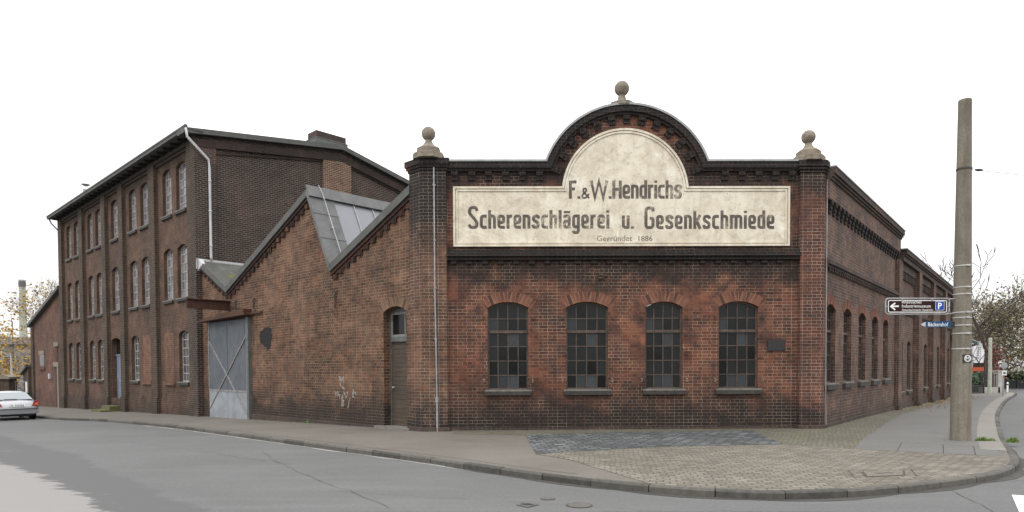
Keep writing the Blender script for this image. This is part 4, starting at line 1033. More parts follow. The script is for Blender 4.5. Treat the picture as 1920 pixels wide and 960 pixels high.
for a, b in (((-.75, ZE+.05), (GR, ZR+.17)), ((GR, ZR+.17), (GE+.4, ZE2+.07))):
    P = [G(a[0], -.1, a[1]), G(b[0], -.1, b[1]), G(b[0], -25.2, b[1]), G(a[0], -25.2, a[1])]; Q = [p-Vector((0, 0, .12)) for p in P]; m.face(P); m.face(Q)
    for i in range(4): m.face([P[i], P[(i+1) % 4], Q[(i+1) % 4], Q[i]])
rf = m.build('roof', 'roof', block)
m = MB(); m.prism(G, [(0, -1.6), (GE, -1.6), (GE, ZE2), (GR, ZR), (0, ZE-.1)], -24.8, -24.4); m.build('far_gable_wall', 'block', block)
m = MB(); m.box(G, 6.15, 7.95, -1.0, -.12, 13.5, 14.55); ch = m.build('chimney', 'rtrim', rf)
m = MB(); m.box(G, 6.10, 8.02, -1.05, -.06, 13.4, 14.16); m.box(G, 6.08, 8.04, -1.07, -.04, 14.16, 14.20); m.build('chimney_flashing', 'zinc', rf)
q = L(41.0, -1.6, 12.9)
m = MB(); m.lathe((q.x, q.y, 12.7), [(.18, 0), (.18, 2.45)], 12); m.lathe((q.x, q.y, 15.5), [(.05, -.12), (.30, 0), (.28, .04), (.06, .09)], 12)
for k in range(3): m.tube([(q.x+.14*cos(k*2.1), q.y+.14*sin(k*2.1), 15.1), (q.x+.14*cos(k*2.1), q.y+.14*sin(k*2.1), 15.5)], .012, 5)
m.build('vent_pipe', 'pipe', rf)
# downpipes
m = MB(); m.tube([L(15.98, .68, 12.78), L(15.98, .62, 12.4), G(.35, .22, 11.6), G(.40, .20, 11.2), G(.40, .20, 7.1), G(.42, .22, 6.95)], .058, 10)
for z in (10.6, 9.2, 7.6): m.tube([G(.40, .20, z), G(.40, .20, z+.06)], .075, 10)
m.build('downpipe', 'gutter', block, smooth=True)
m = MB(); m.tube([L(41.4, .66, 12.8), L(41.4, .5, 12.4), L(41.25, .1, 11.9), L(41.2, -.1, 11.8)], .055, 8); m.build('downpipe', 'gutter', block, smooth=True)
m = MB(); m.tube([L(16.2, .1, 4.0), L(16.2, .1, .6), L(16.25, .12, -.2)], .02, 6); m.build('conductor_pipe', 'pipe', block)
for s_ in (22.7, 31.1, 36.0): tie(L, s_, 4.1 if s_ < 25 else 8.1, .35, block)
m = MB(); m.box(L, 28.3, 29.9, .05, .60, -1.2, -.28); m.build('mossy_step', 'moss', block)
m = MB(); m.box(L, 28.2, 30.1, .05, 1.1, -1.3, -.50); m.build('mossy_step', 'moss', block)

# ------------------------------------------------------------------ low annex at the far left end
annex = root('lean_to_annex', 'low brick annex with a single sloping roof at the left end of the tall block', 'outbuilding', tuple(L(46, 0, -1.1)))
az = [(41.15, -2.5), (50.9, -2.5), (50.9, 5.55), (41.15, 7.75)]
m = MB(); m.prism(L, az, -6, .0, 0, [[(46.1, 2.35), (48.2, 2.35), (48.2, 3.35), (46.1, 3.35)], [(42.4, -1.2), (43.9, -1.2), (43.9, 3.2), (42.4, 3.2)]] and []); m.build('wall', 'annex', annex)
m = MB(); vband(m, (41.1, 7.95), (51.3, 5.65), 0, .25, -6.3, .3); m.build('roof', 'verge', annex)
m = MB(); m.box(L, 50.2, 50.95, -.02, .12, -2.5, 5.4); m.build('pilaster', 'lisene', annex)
m = MB(); m.box(L, 46.9, 48.3, -.02, .03, 2.2, 3.1); w = m.build('window', 'glassG', annex)
m = MB(); m.box(L, 46.7, 48.5, -.02, .08, 3.1, 3.4); m.build('lintel', 'stone', w)
m = MB(); m.box(L, 46.7, 48.5, -.02, .08, 1.9, 2.2); m.build('sill', 'infill', w)
m = MB(); m.box(L, 42.7, 43.5, -.02, .03, -1.1, 2.1); m.box(L, 42.7, 43.4, -.02, .03, 2.5, 3.6); dd = m.build('door', 'rust', annex)
m = MB(); m.box(L, 42.3, 43.8, -.02, .10, 2.12, 2.46); m.box(L, 42.4, 43.6, -.02, .09, 3.62, 3.95); m.box(L, 42.3, 42.65, -.02, .11, -1.1, 2.12); m.build('door_surround', 'stone', dd)
m = MB(); m.box(L, 45.0, 45.3, 0, .12, 1.2, 1.6); m.build('meter_box', 'gutter', annex)

# ------------------------------------------------------------------ concrete pole with signs
PX, PY = 11.21, 16.43
pole = root('tram_pole', 'thick round concrete pole standing at the pavement corner', 'pole', (PX, PY, 0))
m = MB(); m.lathe((PX, PY, 0), [(.232-.0104*z, z) for z in [-.1+.5*i for i in range(17)]]+[(.146, 8.38), (.138, 8.405), (.10, 8.41)], 28); m.build('shaft', 'concrete', pole, smooth=False)
def prad(z): return .232-.0104*z
m = MB()
for z in (4.31, 3.78, 3.61, 3.16, 3.03, 2.84, 2.64, 2.26):
    m = MB(); m.lathe((PX, PY, z), [(prad(z)+.002, 0), (prad(z)+.010, .003), (prad(z)+.010, .022), (prad(z)+.002, .025)], 24)
    m.box(Fr((PX, PY), (1, 0), (0, -1)), -.04, .04, prad(z)-.01, prad(z)+.03, z-.005, z+.03)
    m.build('steel_strap', 'gutter', pole)
m = MB(); m.lathe((PX, PY, 6.68), [(prad(6.7)+.002, 0), (prad(6.7)+.012, .005), (prad(6.7)+.012, .045), (prad(6.7)+.002, .05)], 20); m.build('wire_clamp', 'darkmetal', pole)
PF = Fr((PX, PY), (1, 0), (0, -1))
m = MB(); m.box(PF, -.10, .10, prad(2)-.03, prad(2)+.006, 1.93, 2.13); tgm = m.build('emblem_plate', 'darkmetal', pole)
m = MB(); cc = (0, 2.03); m.ring(PF, cc, .062, .082, 0, 2*pi, 24, prad(2)+.004, prad(2)+.010)
m.stroke(PF, [(-.035, 2.0), (-.035, 2.065), (0, 2.025), (.035, 2.065), (.035, 2.0)], .013, prad(2)+.004, prad(2)+.010); m.build('emblem', 'whitesign', tgm) if 'whitesign' in M else None
M['whitesign'] = simple('white_sign_film', (.78, .78, .76), .4, .05, 6)
m.build('emblem', 'whitesign', tgm)
M['brownsign'] = simple('dark_brown_sign_film', (.026, .009, .008), .55, .08, 6, spec=.15)
M['bluesign'] = simple('blue_sign_film', (.010, .06, .30), .5, .08, 6, spec=.2)
M['streetblue'] = simple('street_sign_blue', (.012, .07, .18), .5, .1, 6, spec=.2)
# museum sign, turned a little
sa = radians(4); SF = Fr((PX-.30, PY-.05), (-cos(sa), -sin(sa)), (sin(sa)*1.0, -cos(sa)))
class FlipFr(Fr):
    pass
SF = Fr((9.23, 16.30), (cos(.06), sin(.06)), (sin(.06), -cos(.06)))   # left edge at a=0, right towards the pole
SWd = 1.62
sg = root('museum_sign', 'brown direction sign with white arrow and a blue parking square on the concrete pole', 'sign', tuple(SF(.8, 0, 3.33)))
def rr(a0, a1, z0, z1, r, n=5):
    o = []
    for cx, cz, s0 in ((a1-r, z1-r, 0), (a0+r, z1-r, pi/2), (a0+r, z0+r, pi), (a1-r, z0+r, 1.5*pi)):
        for i in range(n+1): o.append((cx+r*cos(s0+pi/2*i/n), cz+r*sin(s0+pi/2*i/n)))
    return o
zt, zb = 3.515, 3.135
m = MB(); m.prism(SF, rr(.045, SWd-.045, zb+.03, zt-.03, .04), 0, .012); panel = m.build('panel', 'brownsign', sg)
m = MB(); m.stroke(SF, rr(.062, SWd-.062, zb+.047, zt-.047, .035), .018, .011, .0145, True)
A = [(.11, 3.32), (.24, 3.42)]; 
m.stroke(SF, [(.235, 3.405), (.125, 3.322), (.235, 3.238)], .036, .011, .0148); m.stroke(SF, [(.13, 3.322), (.33, 3.328)], .036, .011, .0154)
m.build('arrow_and_border', 'whitesign', panel)
m = MB()
text_mesh('Rheinisches', .50, .078, 0, m, SF, .41, 3.395, 0, .0145); text_mesh('Industriemuseum', .74, .078, 0, m, SF, .41, 3.295, 0, .0145); text_mesh('Gesenkschmiede Hendrichs', .80, .052, 0, m, SF, .41, 3.212, 0, .0145)
m.build('lettering', 'whitesign', panel)
m = MB(); m.box(SF, 1.27, 1.50, .011, .0145, 3.225, 3.455); pk = m.build('parking_square', 'bluesign', panel)
m = MB(); m.stroke(SF, rr(1.275, 1.495, 3.23, 3.45, .012), .008, .0146, .0156, True); m.build('square_border', 'whitesign', panel)
m = MB(); text_mesh('P', .10, .15, .02, m, SF, 1.335, 3.265, 0, .0165); m.build('lettering', 'whitesign', panel)
m = MB()
loop = [SF(a, -.005, z) for a, z in rr(0, SWd+.02, zb-.005, zt+.005, .075)]; m.tube(loop+[loop[0]], .017, 8)
for z in (zb+.01, zt-.01): m.tube([SF(SWd-.02, -.005, z), Vector((PX-.1, PY-.02, z+.01))], .015, 6)
for a in (.42, 1.18):
    for z0_, z1_ in ((zb-.01, zb+.05), (zt-.05, zt+.01)): m.box(SF, a-.014, a+.014, -.02, .018, z0_, z1_)
for a0_, a1_ in ((-.01, .06), (SWd-.06, SWd+.03)): m.box(SF, a0_, a1_, -.02, .0175, 3.31, 3.33)
m.build('tube_frame', 'pipe', sg, smooth=True)
ss = root('street_name_sign', 'small blue street name sign below the brown sign on the concrete pole', 'sign', tuple(SF(1.3, 0, 2.88)))
m = MB(); m.prism(SF, [(1.02, 2.805), (1.68, 2.815), (1.68, 2.955), (1.02, 2.945)], 0, .02); pn = m.build('panel', 'streetblue', ss)
m = MB(); text_mesh('Bäckershof', .52, .095, .004, m, SF, 1.08, 2.833, 0, .0225); m.build('lettering', 'whitesign', pn)
m = MB(); m.prism(SF, [(1.02, 2.81), (1.02, 2.94), (.90, 2.875)], .002, .018); m.build('pointed_end', 'gutter', ss)
m = MB(); m.box(SF, 1.67, 1.80, -.02, .01, 2.81, 2.95); m.build('bracket', 'darkmetal', ss)
wr = root('span_wire', 'thin tram span wire with an insulator running right from the concrete pole', 'wire', (PX+.2, PY, 6.7))
m = MB(); m.tube([Vector((PX+.15, PY, 6.7)), Vector((PX+4, PY+1.2, 6.72)), Vector((PX+12, PY+3.5, 6.9))], .006, 5); m.build('cable', 'darkmetal', wr)
m = MB(); m.tube([Vector((PX+.28, PY, 6.695)), Vector((PX+.36, PY+.03, 6.698)), Vector((PX+.42, PY+.04, 6.70)), Vector((PX+.5, PY+.06, 6.702))], [.02, .035, .035, .02], 8); m.build('insulator', 'darkmetal', wr)

# ------------------------------------------------------------------ vegetation
def leafmat(name, stops):
    t = NT(name); gg = t.n('ShaderNodeNewGeometry'); col = t.ramp(gg.outputs['Random Per Island'], stops); t.col(col); t.setp(Roughness=.7)
    t.b.inputs['Subsurface Weight'].default_value = 0; t.b.inputs['Transmission Weight'].default_value = 0
    return t.m
M['bark'] = simple('grey_brown_bark', (.26, .22, .18), .95, .3, 12, bump=.6)
M['barkdark'] = simple('dark_wet_bark', (.085, .066, .056), .95, .3, 12)
M['leafyellow'] = leafmat('yellow_autumn_leaves', [(0, (.30, .20, .02)), (.5, (.42, .27, .03)), (.8, (.40, .17, .03)), (1, (.16, .17, .03))])
M['leafbrown'] = leafmat('brown_autumn_leaves', [(0, (.11, .08, .05)), (.4, (.17, .135, .075)), (.75, (.14, .145, .075)), (1, (.25, .21, .13))])
M['leafgreen'] = leafmat('dark_green_leaves', [(0, (.012, .032, .014)), (.6, (.028, .06, .024)), (1, (.055, .09, .035))])
M['leafred'] = leafmat('red_brown_leaves', [(0, (.13, .03, .025)), (.6, (.20, .06, .035)), (1, (.14, .09, .04))])
M['grass'] = leafmat('green_grass', [(0, (.08, .14, .03)), (.6, (.14, .22, .045)), (1, (.22, .29, .08))])
def tree(name, label, x, y, z, h, spread, bark, leaf, nleaf, seed, trunk_h=.3, r0=.16, depth=5, lsize=.16, group=None, droop=0, up=.35, clump=.6, minr=.014, bare=False):
    rnd = random.Random(seed); tm = MB(); tips = []; cat = 'tree'
    r = root(name, label, cat, (x, y, z), group); base = Vector((x, y, z))
    def grow(p, d, ln, rad, lv):
        segs = 3; pts = [p]; rs = [rad]; q = p.copy(); dd = d.copy()
        for i in range(segs):
            dd = (dd+Vector((rnd.gauss(0, .13), rnd.gauss(0, .13), rnd.gauss(0, .08)+up*.08))).normalized(); q = q+dd*ln/segs; pts.append(q.copy()); rs.append(max(minr, rad*(1-.42*(i+1)/segs)))
            if lv <= 2: tips.append((q.copy(), lv))
        tm.tube(pts, rs, 6 if lv > 2 else 4, 0, False)
        if lv <= 0: return
        nb = (rnd.choice((2, 3, 3)) if lv > 1 else 3) if not bare else 2
        for k in range(nb):
            a = rnd.uniform(0, 2*pi); til = rnd.uniform(.35, .85)*spread
            w = dd.orthogonal().normalized(); w = Matrix.Rotation(a, 3, dd) @ w
            nd = (dd*cos(til)+w*sin(til)+Vector((0, 0, up*.3-droop))).normalized()
            grow(pts[-1] if k else pts[-1], nd, ln*rnd.uniform(.62, .85), rs[-1]*rnd.uniform(.55, .8), lv-1)
        if lv > 1:
            for k in range(2):
                a = rnd.uniform(0, 2*pi); w = dd.orthogonal().normalized(); w = Matrix.Rotation(a, 3, dd) @ w
                nd = (dd*.5+w*.85+Vector((0, 0, .15))).normalized(); grow(pts[rnd.choice((1, 2))], nd, ln*rnd.uniform(.5, .7), rad*.35, lv-2)
    grow(base-Vector((0, 0, .2)), Vector((rnd.gauss(0, .03), rnd.gauss(0, .03), 1)), h*trunk_h, r0, depth)
    # scale to wanted height
    mz = max(v.z for v in tm.v)-z; k = h/mz
    for v in tm.v: v.xyz = base+(v-base)*k
    tm.build('trunk', bark, r, weld=False, smooth=True)
    if nleaf:
        lm = MB()
        for i in range(nleaf):
            p, lv = rnd.choice(tips); p = base+(p-base)*k+Vector((rnd.gauss(0, clump), rnd.gauss(0, clump), rnd.gauss(0, clump*.8)))
            a = Vector((rnd.gauss(0, 1), rnd.gauss(0, 1), rnd.gauss(0, .7))).normalized(); b = a.orthogonal().normalized(); b = Matrix.Rotation(rnd.uniform(0, 6.28), 3, a) @ b
            s_ = lsize*rnd.uniform(.6, 1.4); lm.face([p-a*s_, p+b*s_*.55, p+a*s_, p-b*s_*.55])
        lm.build('crown', leaf, r, weld=False)
    return r
# right side
tree('bare_tree', 'tall nearly leafless tree rising just right of the concrete pole', 43.05, 60.5, -.8, 13.4, .75, 'barkdark', 'leafbrown', 0, 5, .28, .26, 6, .08, clump=.5, up=.55, minr=.022, bare=True)
grp = 'autumn trees beyond the far street'
tree('autumn_tree', 'brown leaved tree with an arching branch just right of the bare tree', 49.5, 68, -.8, 9.8, 1.2, 'barkdark', 'leafbrown', 4200, 12, .25, .22, 5, .12, grp, clump=.7, up=.1)
tree('autumn_tree', 'dense brown and olive tree at the right edge with a pale straight trunk', 54.6, 73, -.8, 11.2, 1.3, 'bark', 'leafbrown', 7500, 21, .32, .25, 5, .13, grp, clump=.9, up=.05)
tree('autumn_tree', 'large brown tree cut by the right frame edge', 60.5, 76, -.8, 12.5, 1.25, 'barkdark', 'leafbrown', 6000, 33, .28, .25, 5, .14, grp, clump=.9, up=.1)
tree('autumn_tree', 'distant brown tree behind the pale round post', 53.5, 82, -.8, 8.5, 1.3, 'barkdark', 'leafbrown', 4500, 41, .25, .2, 5, .14, grp, clump=.9, up=.1)
tree('red_shrub', 'small red brown leaved shrub behind the flags', 44.2, 62.5, -.8, 4.6, 1.3, 'barkdark', 'leafred', 3500, 44, .15, .08, 4, .12, clump=.5)
def hedge(name, label, a, b, z0, h, th, n, seed, leaf='leafgreen'):
    rnd = random.Random(seed); m = MB(); a = Vector((*a, 0)); b = Vector((*b, 0)); d = (b-a); nrm = Vector((-d.y, d.x, 0)).normalized()
    for i in range(n):
        t = rnd.random(); hh = h*(.8+.2*sin(t*23+seed)*sin(t*9)); p = a+d*t+nrm*rnd.uniform(-th, th)/2; p.z = z0+hh*rnd.random()**.8
        u = Vector((rnd.gauss(0, 1), rnd.gauss(0, 1), rnd.gauss(0, 1))).normalized(); w = u.orthogonal().normalized(); s_ = rnd.uniform(.1, .24)
        m.face([p-u*s_, p+w*s_*.6, p+u*s_, p-w*s_*.6])
    o = m.build(name, leaf, loc=(*(a.xy+d.xy/2), z0), weld=False); tag(o, label, 'hedge')
hedge('hedge', 'dark green hedge behind the low dark fence at the right edge', (50.0, 71.5), (64, 72.5), -.9, 2.5, 2.2, 9000, 3)
# left side
gl = 'autumn trees at the left'
tree('yellow_tree', 'thin yellow leaved tree in front of the tall pale chimney', -50.5, 68, -1.6, 12.0, 1.15, 'bark', 'leafyellow', 1700, 8, .28, .16, 5, .14, gl, clump=.45, up=.35, minr=.008)
tree('yellow_tree', 'sparse autumn tree with fine twigs rising behind the sloping annex roof', -45.2, 66, -1.6, 12.6, 1.0, 'bark', 'leafyellow', 700, 16, .3, .15, 6, .10, gl, clump=.4, up=.6, minr=.006)
tree('yellow_tree', 'low orange and yellow tree at the left frame edge above the wall', -56.0, 72, -1.6, 8.5, 1.3, 'bark', 'leafyellow', 2000, 27, .28, .14, 5, .15, gl, clump=.6, up=.2, minr=.006)

# grass tufts and fallen leaves
rnd = random.Random(9); m = MB()
def tuft(cx, cy, r, n, h):
    for i in range(n):
        a = rnd.uniform(0, 6.28); q = r*sqrt(rnd.random()); x, y = cx+q*cos(a), cy+q*sin(a)*.6; z = g(x, y)-.01; b = rnd.uniform(0, 6.28); l_ = h*rnd.uniform(.25, 1)*(1.15-.9*((x-cx)**2+((y-cy)/.6)**2)/(r*r))
        t_ = Vector((x+cos(b)*l_*.5, y+sin(b)*l_*.5, z+l_)); w = Vector((-sin(b), cos(b), 0))*.006; p = Vector((x, y, z)); mid = p.lerp(t_, .5)+Vector((0, 0, l_*.12)); m.face([p-w, p+w, mid+w]); m.face([mid+w, mid-w*.5, t_]); m.face([p-w, mid+w, mid-w*.5])
tuft(11.62, 16.25, .17, 420, .15); tuft(11.85, 16.25, .12, 220, .10); tuft(12.22, 16.05, .15, 420, .17); tuft(2.05, 11.6, .09, 60, .04); tuft(2.35, 11.4, .12, 50, .03)
q = L(6.6, .13, 0); tuft(q.x, q.y, .18, 90, .14); q = L(9.6, .13, 0); tuft(q.x, q.y, .2, 60, .06); q = L(8.8, .12, 0); tuft(q.x, q.y, .4, 80, .05)
for i in range(45):
    k_ = rnd.randrange(60, 175); p = KI[k_]; tuft(p.x, p.y, .06, 5, .025)
tag(m.build('grass', 'grass', loc=(0, 0, 0), weld=False), 'short grass and weeds in the joints and round the pole foot', 'grass', kind='stuff')
m = MB()
def leaf(x, y, s_, zf):
    a = rnd.uniform(0, 6.28); u = Vector((cos(a), sin(a), 0))*s_; w = Vector((-sin(a), cos(a), 0))*s_*.6; p = Vector((x, y, zf(x, y)+.016))
    m.face([p-u, p-w+Vector((0, 0, s_*.3*rnd.random())), p+u, p+w+Vector((0, 0, s_*.3*rnd.random()))])
for i in range(1500):
    s_ = 9+29*rnd.random()**.6; q = R(s_, .12+abs(rnd.gauss(0, .75)), 0); leaf(q.x, q.y, rnd.uniform(.025, .06), g)
for i in range(60):
    k_ = rnd.randrange(50, 170); p = KR[k_]-kn(k_)*rnd.uniform(.03, .25); leaf(p.x, p.y, rnd.uniform(.015, .035), gr_)
for i in range(60):
    q = L(rnd.uniform(.5, 16), .12+abs(rnd.gauss(0, .2)), 0); leaf(q.x, q.y, rnd.uniform(.015, .035), g)
M['fallen'] = leafmat('fallen_leaves', [(0, (.22, .10, .03)), (.5, (.36, .22, .06)), (.8, (.42, .33, .14)), (1, (.13, .06, .03))])
tag(m.build('fallen_leaves', 'fallen', loc=(0, 0, 0), weld=False), 'scattered fallen leaves along the kerb and walls', 'leaves', kind='stuff')

# ------------------------------------------------------------------ right background furniture
def bx(name, mat, lab, cat, x0, x1, y0, y1, z0, z1, group=None):
    m = MB(); m.box(WL, x0, x1, -y1, -y0, z0, z1); return tag(m.build(name, mat, loc=((x0+x1)/2, (y0+y1)/2, z0)), lab, cat, group)
M['white'] = simple('white_fabric', (.72, .71, .72), .8, .08, 1.2)
M['greywhite'] = simple('grey_white_fabric', (.50, .49, .50), .8, .12, 1.2)
def flag(x, y, z0, zt_, w, mat, lab, marks, ph):
    r = root('flagpole', lab, 'flag', (x, y, z0), 'flagpoles beside the rear wing')
    m = MB(); m.tube([(x, y, z0), (x, y, zt_)], .05, 8); m.build('pole', 'gutter', r)
    m = MB(); nx, nz = 8, 10; z1 = zt_-.1; z2 = zt_-1.75-.2*ph
    P = [[Vector((x+.05+w*i/nx*(1-.12*ph*(j/nz)), y+.09*sin(i*1.1+ph*2+j*.25), z1+(z2-z1)*j/nz-(.35 if ph == 0 else .1)*(i/nx)*(1-j/nz)*1.2)) for i in range(nx+1)] for j in range(nz+1)]
    for j in range(nz):
        for i in range(nx): m.face([P[j][i], P[j][i+1], P[j+1][i+1], P[j+1][i]])
    fl = m.build('cloth', mat, r, smooth=True)
    if marks:
        m = MB()
        for c in range(3):
            for k in range(6):
                j0 = 2+k; A_, B_ = P[j0][3+c], P[j0+1][3+c]; o_ = Vector((0, -.04, 0)); w_ = Vector((.05, 0, 0)); m.face([A_+o_, A_+w_+o_, B_.lerp(A_, .35)+w_+o_, B_.lerp(A_, .35)+o_])
        m.build('printed_mark', 'greyframe', fl)
flag(41.55, 59.5, -.75, 4.05, 1.15, 'white', 'white flag with faint upright grey print, nearer of the two flags', True, 1)
flag(41.0, 60.5, -.75, 4.6, 2.0, 'greywhite', 'greyish flag on the pole behind the white flag', False, 0)
r = root('round_post', 'pale round concrete post beside the white gate pier', 'post', (38.75, 53.4, -.7))
m = MB(); m.lathe((38.75, 53.4, -.7), [(.15, 0), (.125, 4.75), (.08, 4.8)], 14); m.build('shaft', 'palepost', r) if 'palepost' in M else None
M['palepost'] = simple('pale_concrete', (.42, .44, .37), .9, .15, 3)
m.build('shaft', 'palepost', r)
# fence and gate
fr_ = root('dark_fence', 'low black metal railing behind the pavement right of the concrete pole', 'fence', (37.2, 53.5, -.7))
m = MB(); a = Vector((35.3, 51.5, 0)); b = Vector((38.4, 53.6, 0)); FD = (b-a).normalized(); FF = Fr((a.x, a.y), (FD.x, FD.y), (FD.y, -FD.x)); ln = (b-a).length
n = int(ln/.12)
for i in range(n+1): m.box(FF, i*ln/n-.02, i*ln/n+.02, -.01, .01, -.7, .28)
m.box(FF, 0, ln, -.02, .02, -.62, -.56); m.box(FF, 0, ln, -.02, .02, .2, .26); m.build('railing', 'darkmetal', fr_)
for s_ in (0, ln):
    m = MB(); m.box(FF, s_-.05, s_+.05, -.05, .05, -.75, .4); m.build('post', 'darkmetal', fr_)
hedge('dark_shrubs', 'dark shrubs and foliage behind the black railing', (38.0, 56), (40.6, 57.5), -.7, 2.0, 1.2, 2600, 7)
wl = root('gate_wall', 'pale rendered low wall with a square pier and dark gate right of the round post', 'wall', (39.8, 54.6, -.7))
m = MB(); m.box(WL, 39.2, 40.7, -55.3, -54.9, -.8, .05); m.build('wall', 'concrete_wall', wl)
m = MB(); m.box(WL, 40.55, 41.0, -55.5, -54.9, -.8, 1.35); m.box(WL, 40.5, 41.05, -55.55, -54.85, 1.35, 1.45); m.build('pier', 'concrete_wall', wl)
m = MB()
for i in range(7): m.box(WL, 39.3+i*.18, 39.34+i*.18, -55.05, -55.0, .05, 1.1)
m.box(WL, 39.2, 40.55, -55.06, -55.0, 1.05, 1.12); m.build('gate', 'darkmetal', wl)
M['orange'] = simple('orange_sign', (.42, .075, .02), .5, .1, 5)
r = root('orange_shop_sign', 'small orange red sign board above the dark shrubs', 'sign', (39.3, 56, 0))
m = MB(); m.box(WL, 38.65, 39.9, -55.8, -55.7, 1.38, 1.72); m.build('board', 'orange', r)
for x in (38.8, 39.75):
    m = MB(); m.box(WL, x-.03, x+.03, -55.9, -55.82, -.7, 1.6); m.build('post', 'darkmetal', r)
r = root('traffic_sign', 'small white and round signs on a thin grey pole near the far kerb', 'sign', (35.15, 47.1, -.5))
m = MB(); m.tube([(35.15, 47.1, -.55), (35.15, 47.1, 2.15)], .045, 8); m.build('pole', 'pipe', r)
m = MB(); m.box(WL, 35.0, 35.32, -47.06, -47.03, 1.15, 1.48); m.build('panel', 'whitesign', r)
m = MB(); m.box(WL, 35.07, 35.25, -47.028, -47.02, 1.24, 1.40); m.build('panel_mark', 'greyframe', r)
m = MB(); m.ring(WL, (35.15, 1.85), .0, .24, 0, 2*pi, 20, -47.06, -47.03); m.build('round_panel', 'pipe', r)
r = root('bollard', 'slim white bollard at the tip of the far kerb', 'bollard', (42.6, 56.6, g(42.6, 56.6)))
m = MB(); zz = g(42.6, 56.6); m.lathe((42.6, 56.6, zz), [(.07, 0), (.07, .8), (.05, .86)], 10); m.build('post', 'whitesign', r)
m = MB(); m.lathe((42.6, 56.6, zz), [(.073, .6), (.073, .7)], 10); m.build('band', 'darkmetal', r)
# low fence in front of hedge and houses beyond
r = root('low_fence', 'low dark fence running in front of the hedge at the right edge', 'fence', (56, 70.4, -.9))
m = MB(); m.box(WL, 49, 64, -70.5, -70.4, -1.0, .35)
m.build('panel', 'darkfence', r) if 'darkfence' in M else None
M['darkfence'] = simple('dark_fence_boards', (.035, .04, .038), .85, .3, 3)
m.build('panel', 'darkfence', r)
x = 49
while x < 64.1:
    m = MB(); m.box(WL, x-.06, x+.06, -70.38, -70.3, -1.0, .5); m.build('post', 'darkfence', r); x += 2.5
def house(name, lab, x0, x1, y0, y1, z0, z1, zr, wall, roofm, wins_, frx=WL):
    r = root(name, lab, 'house', ((x0+x1)/2, y0, z0)); m = MB(); m.box(frx, x0, x1, -y1, -y0, z0, z1); m.build('wall', wall, r)
    m = MB(); ym = (y0+y1)/2
    P = [Vector(p) for p in ((x0-.3, y0-.4, z1), (x1+.3, y0-.4, z1), (x1+.3, ym, zr), (x0-.3, ym, zr), (x0-.3, y1+.4, z1), (x1+.3, y1+.4, z1))]
    for q in ((0, 1, 2, 3), (3, 2, 5, 4), (0, 3, 4), (1, 2, 5), (0, 1, 5, 4)): m.face([P[i] for i in q])
    m.build('roof', roofm, r)
    for (a, b, c, d) in wins_:
        m = MB(); m.box(frx, a, b, -y0-.0, -y0+.05, c, d); w = m.build('window', 'whiteiron', r)
        m = MB(); m.box(frx, a+.08, b-.08, -y0+.03, -y0+.06, c+.08, d-.08); m.build('glass', 'glassG', w)
M['tile'] = simple('dark_roof_tiles', (.06, .05, .048), .85, .2, 6)
M['greywall'] = simple('grey_render', (.24, .235, .24), .9, .12, 1.5)
house('grey_house', 'grey rendered house half hidden behind the brown trees', 50.5, 62, 84, 93, -1, 4.6, 7.2, 'greywall', 'tile', [(51.5, 52.8, 1.8, 3.4), (54.5, 55.8, 1.8, 3.4), (57.5, 58.8, 1.8, 3.4)])

# ------------------------------------------------------------------ left background
house('left_factory', 'mauve grey factory building far behind the brick gate pier', -80, -54.8, 80, 92, -2, 5.0, 6.2, 'greywall', 'tile', [(-61.5, -60.4, 1.2, 3.6), (-59.3, -58.2, 1.2, 3.6), (-57.2, -56.2, 1.2, 3.6)])
r = root('factory_chimney', 'tall pale cylindrical chimney beyond the yard at the left', 'chimney', (-111, 150, -2))
m = MB(); m.lathe((-111, 150, -2.2), [(.95, 0), (.62, 24.2), (.70, 24.3), (.70, 24.6)], 20); m.build('shaft', 'palepost', r)
m = MB(); m.lathe((-111, 150, 20.8), [(.72, 0), (.72, 1.2)], 20); m.build('band', 'greyframe', r)
m = MB(); m.tube([(-109.9, 149.6, -2), (-110.3, 149.6, 10)], .12, 6); m.build('ladder_pipe', 'pipe', r)
for i, (x, y, zt_, lb) in enumerate(((-48.6, 64, 3.6, 'thin pale metal mast just left of the annex'), (-57.5, 76, 7.5, 'slender dark lamp mast at the left of the yellow tree'))):
    r = root('lamp_mast', lb, 'lamp post', (x, y, -2)); m = MB(); m.tube([(x, y, -2), (x, y, zt_)], .09 if i == 0 else .06, 8); m.build('mast', 'gutter' if i == 0 else 'darkmetal', r)
    m = MB(); m.tube([(x, y, zt_), (x-.5, y, zt_+.1)], .05, 6); m.build('lamp_head', 'darkmetal', r)
r = root('gate_pier', 'brick gate pier with a stone cap behind the silver car', 'gate pier', (-42.1, 55, -1.4))
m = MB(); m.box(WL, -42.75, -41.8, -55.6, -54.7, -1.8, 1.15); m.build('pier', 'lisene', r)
m = MB(); m.box(WL, -42.9, -41.65, -55.75, -54.55, 1.15, 1.32); m.prism(WL, [(-42.85, 1.32), (-41.7, 1.32), (-42.1, 1.5), (-42.45, 1.5)], -55.7, -54.6); m.build('cap', 'stone', r)
r = root('yard_wall', 'low red brown brick wall at the left frame edge behind the silver car', 'wall', (-46, 56, -1.5))
m = MB(); m.box(WL, -60, -42.75, -55.4, -55.0, -1.9, .75); m.build('wall', 'infill', r)
m = MB(); m.box(WL, -60, -42.7, -55.5, -54.9, .75, .85); m.build('coping', 'stone', r)
r = root('yard_gate', 'grey metal bar gate between the brick pier and the annex', 'gate', (-40.8, 55.3, -1.5))
m = MB()
for i in range(9): m.tube([(-41.7+i*.24, 55.3, -1.5), (-41.7+i*.24, 55.3, .95)], .022, 5)
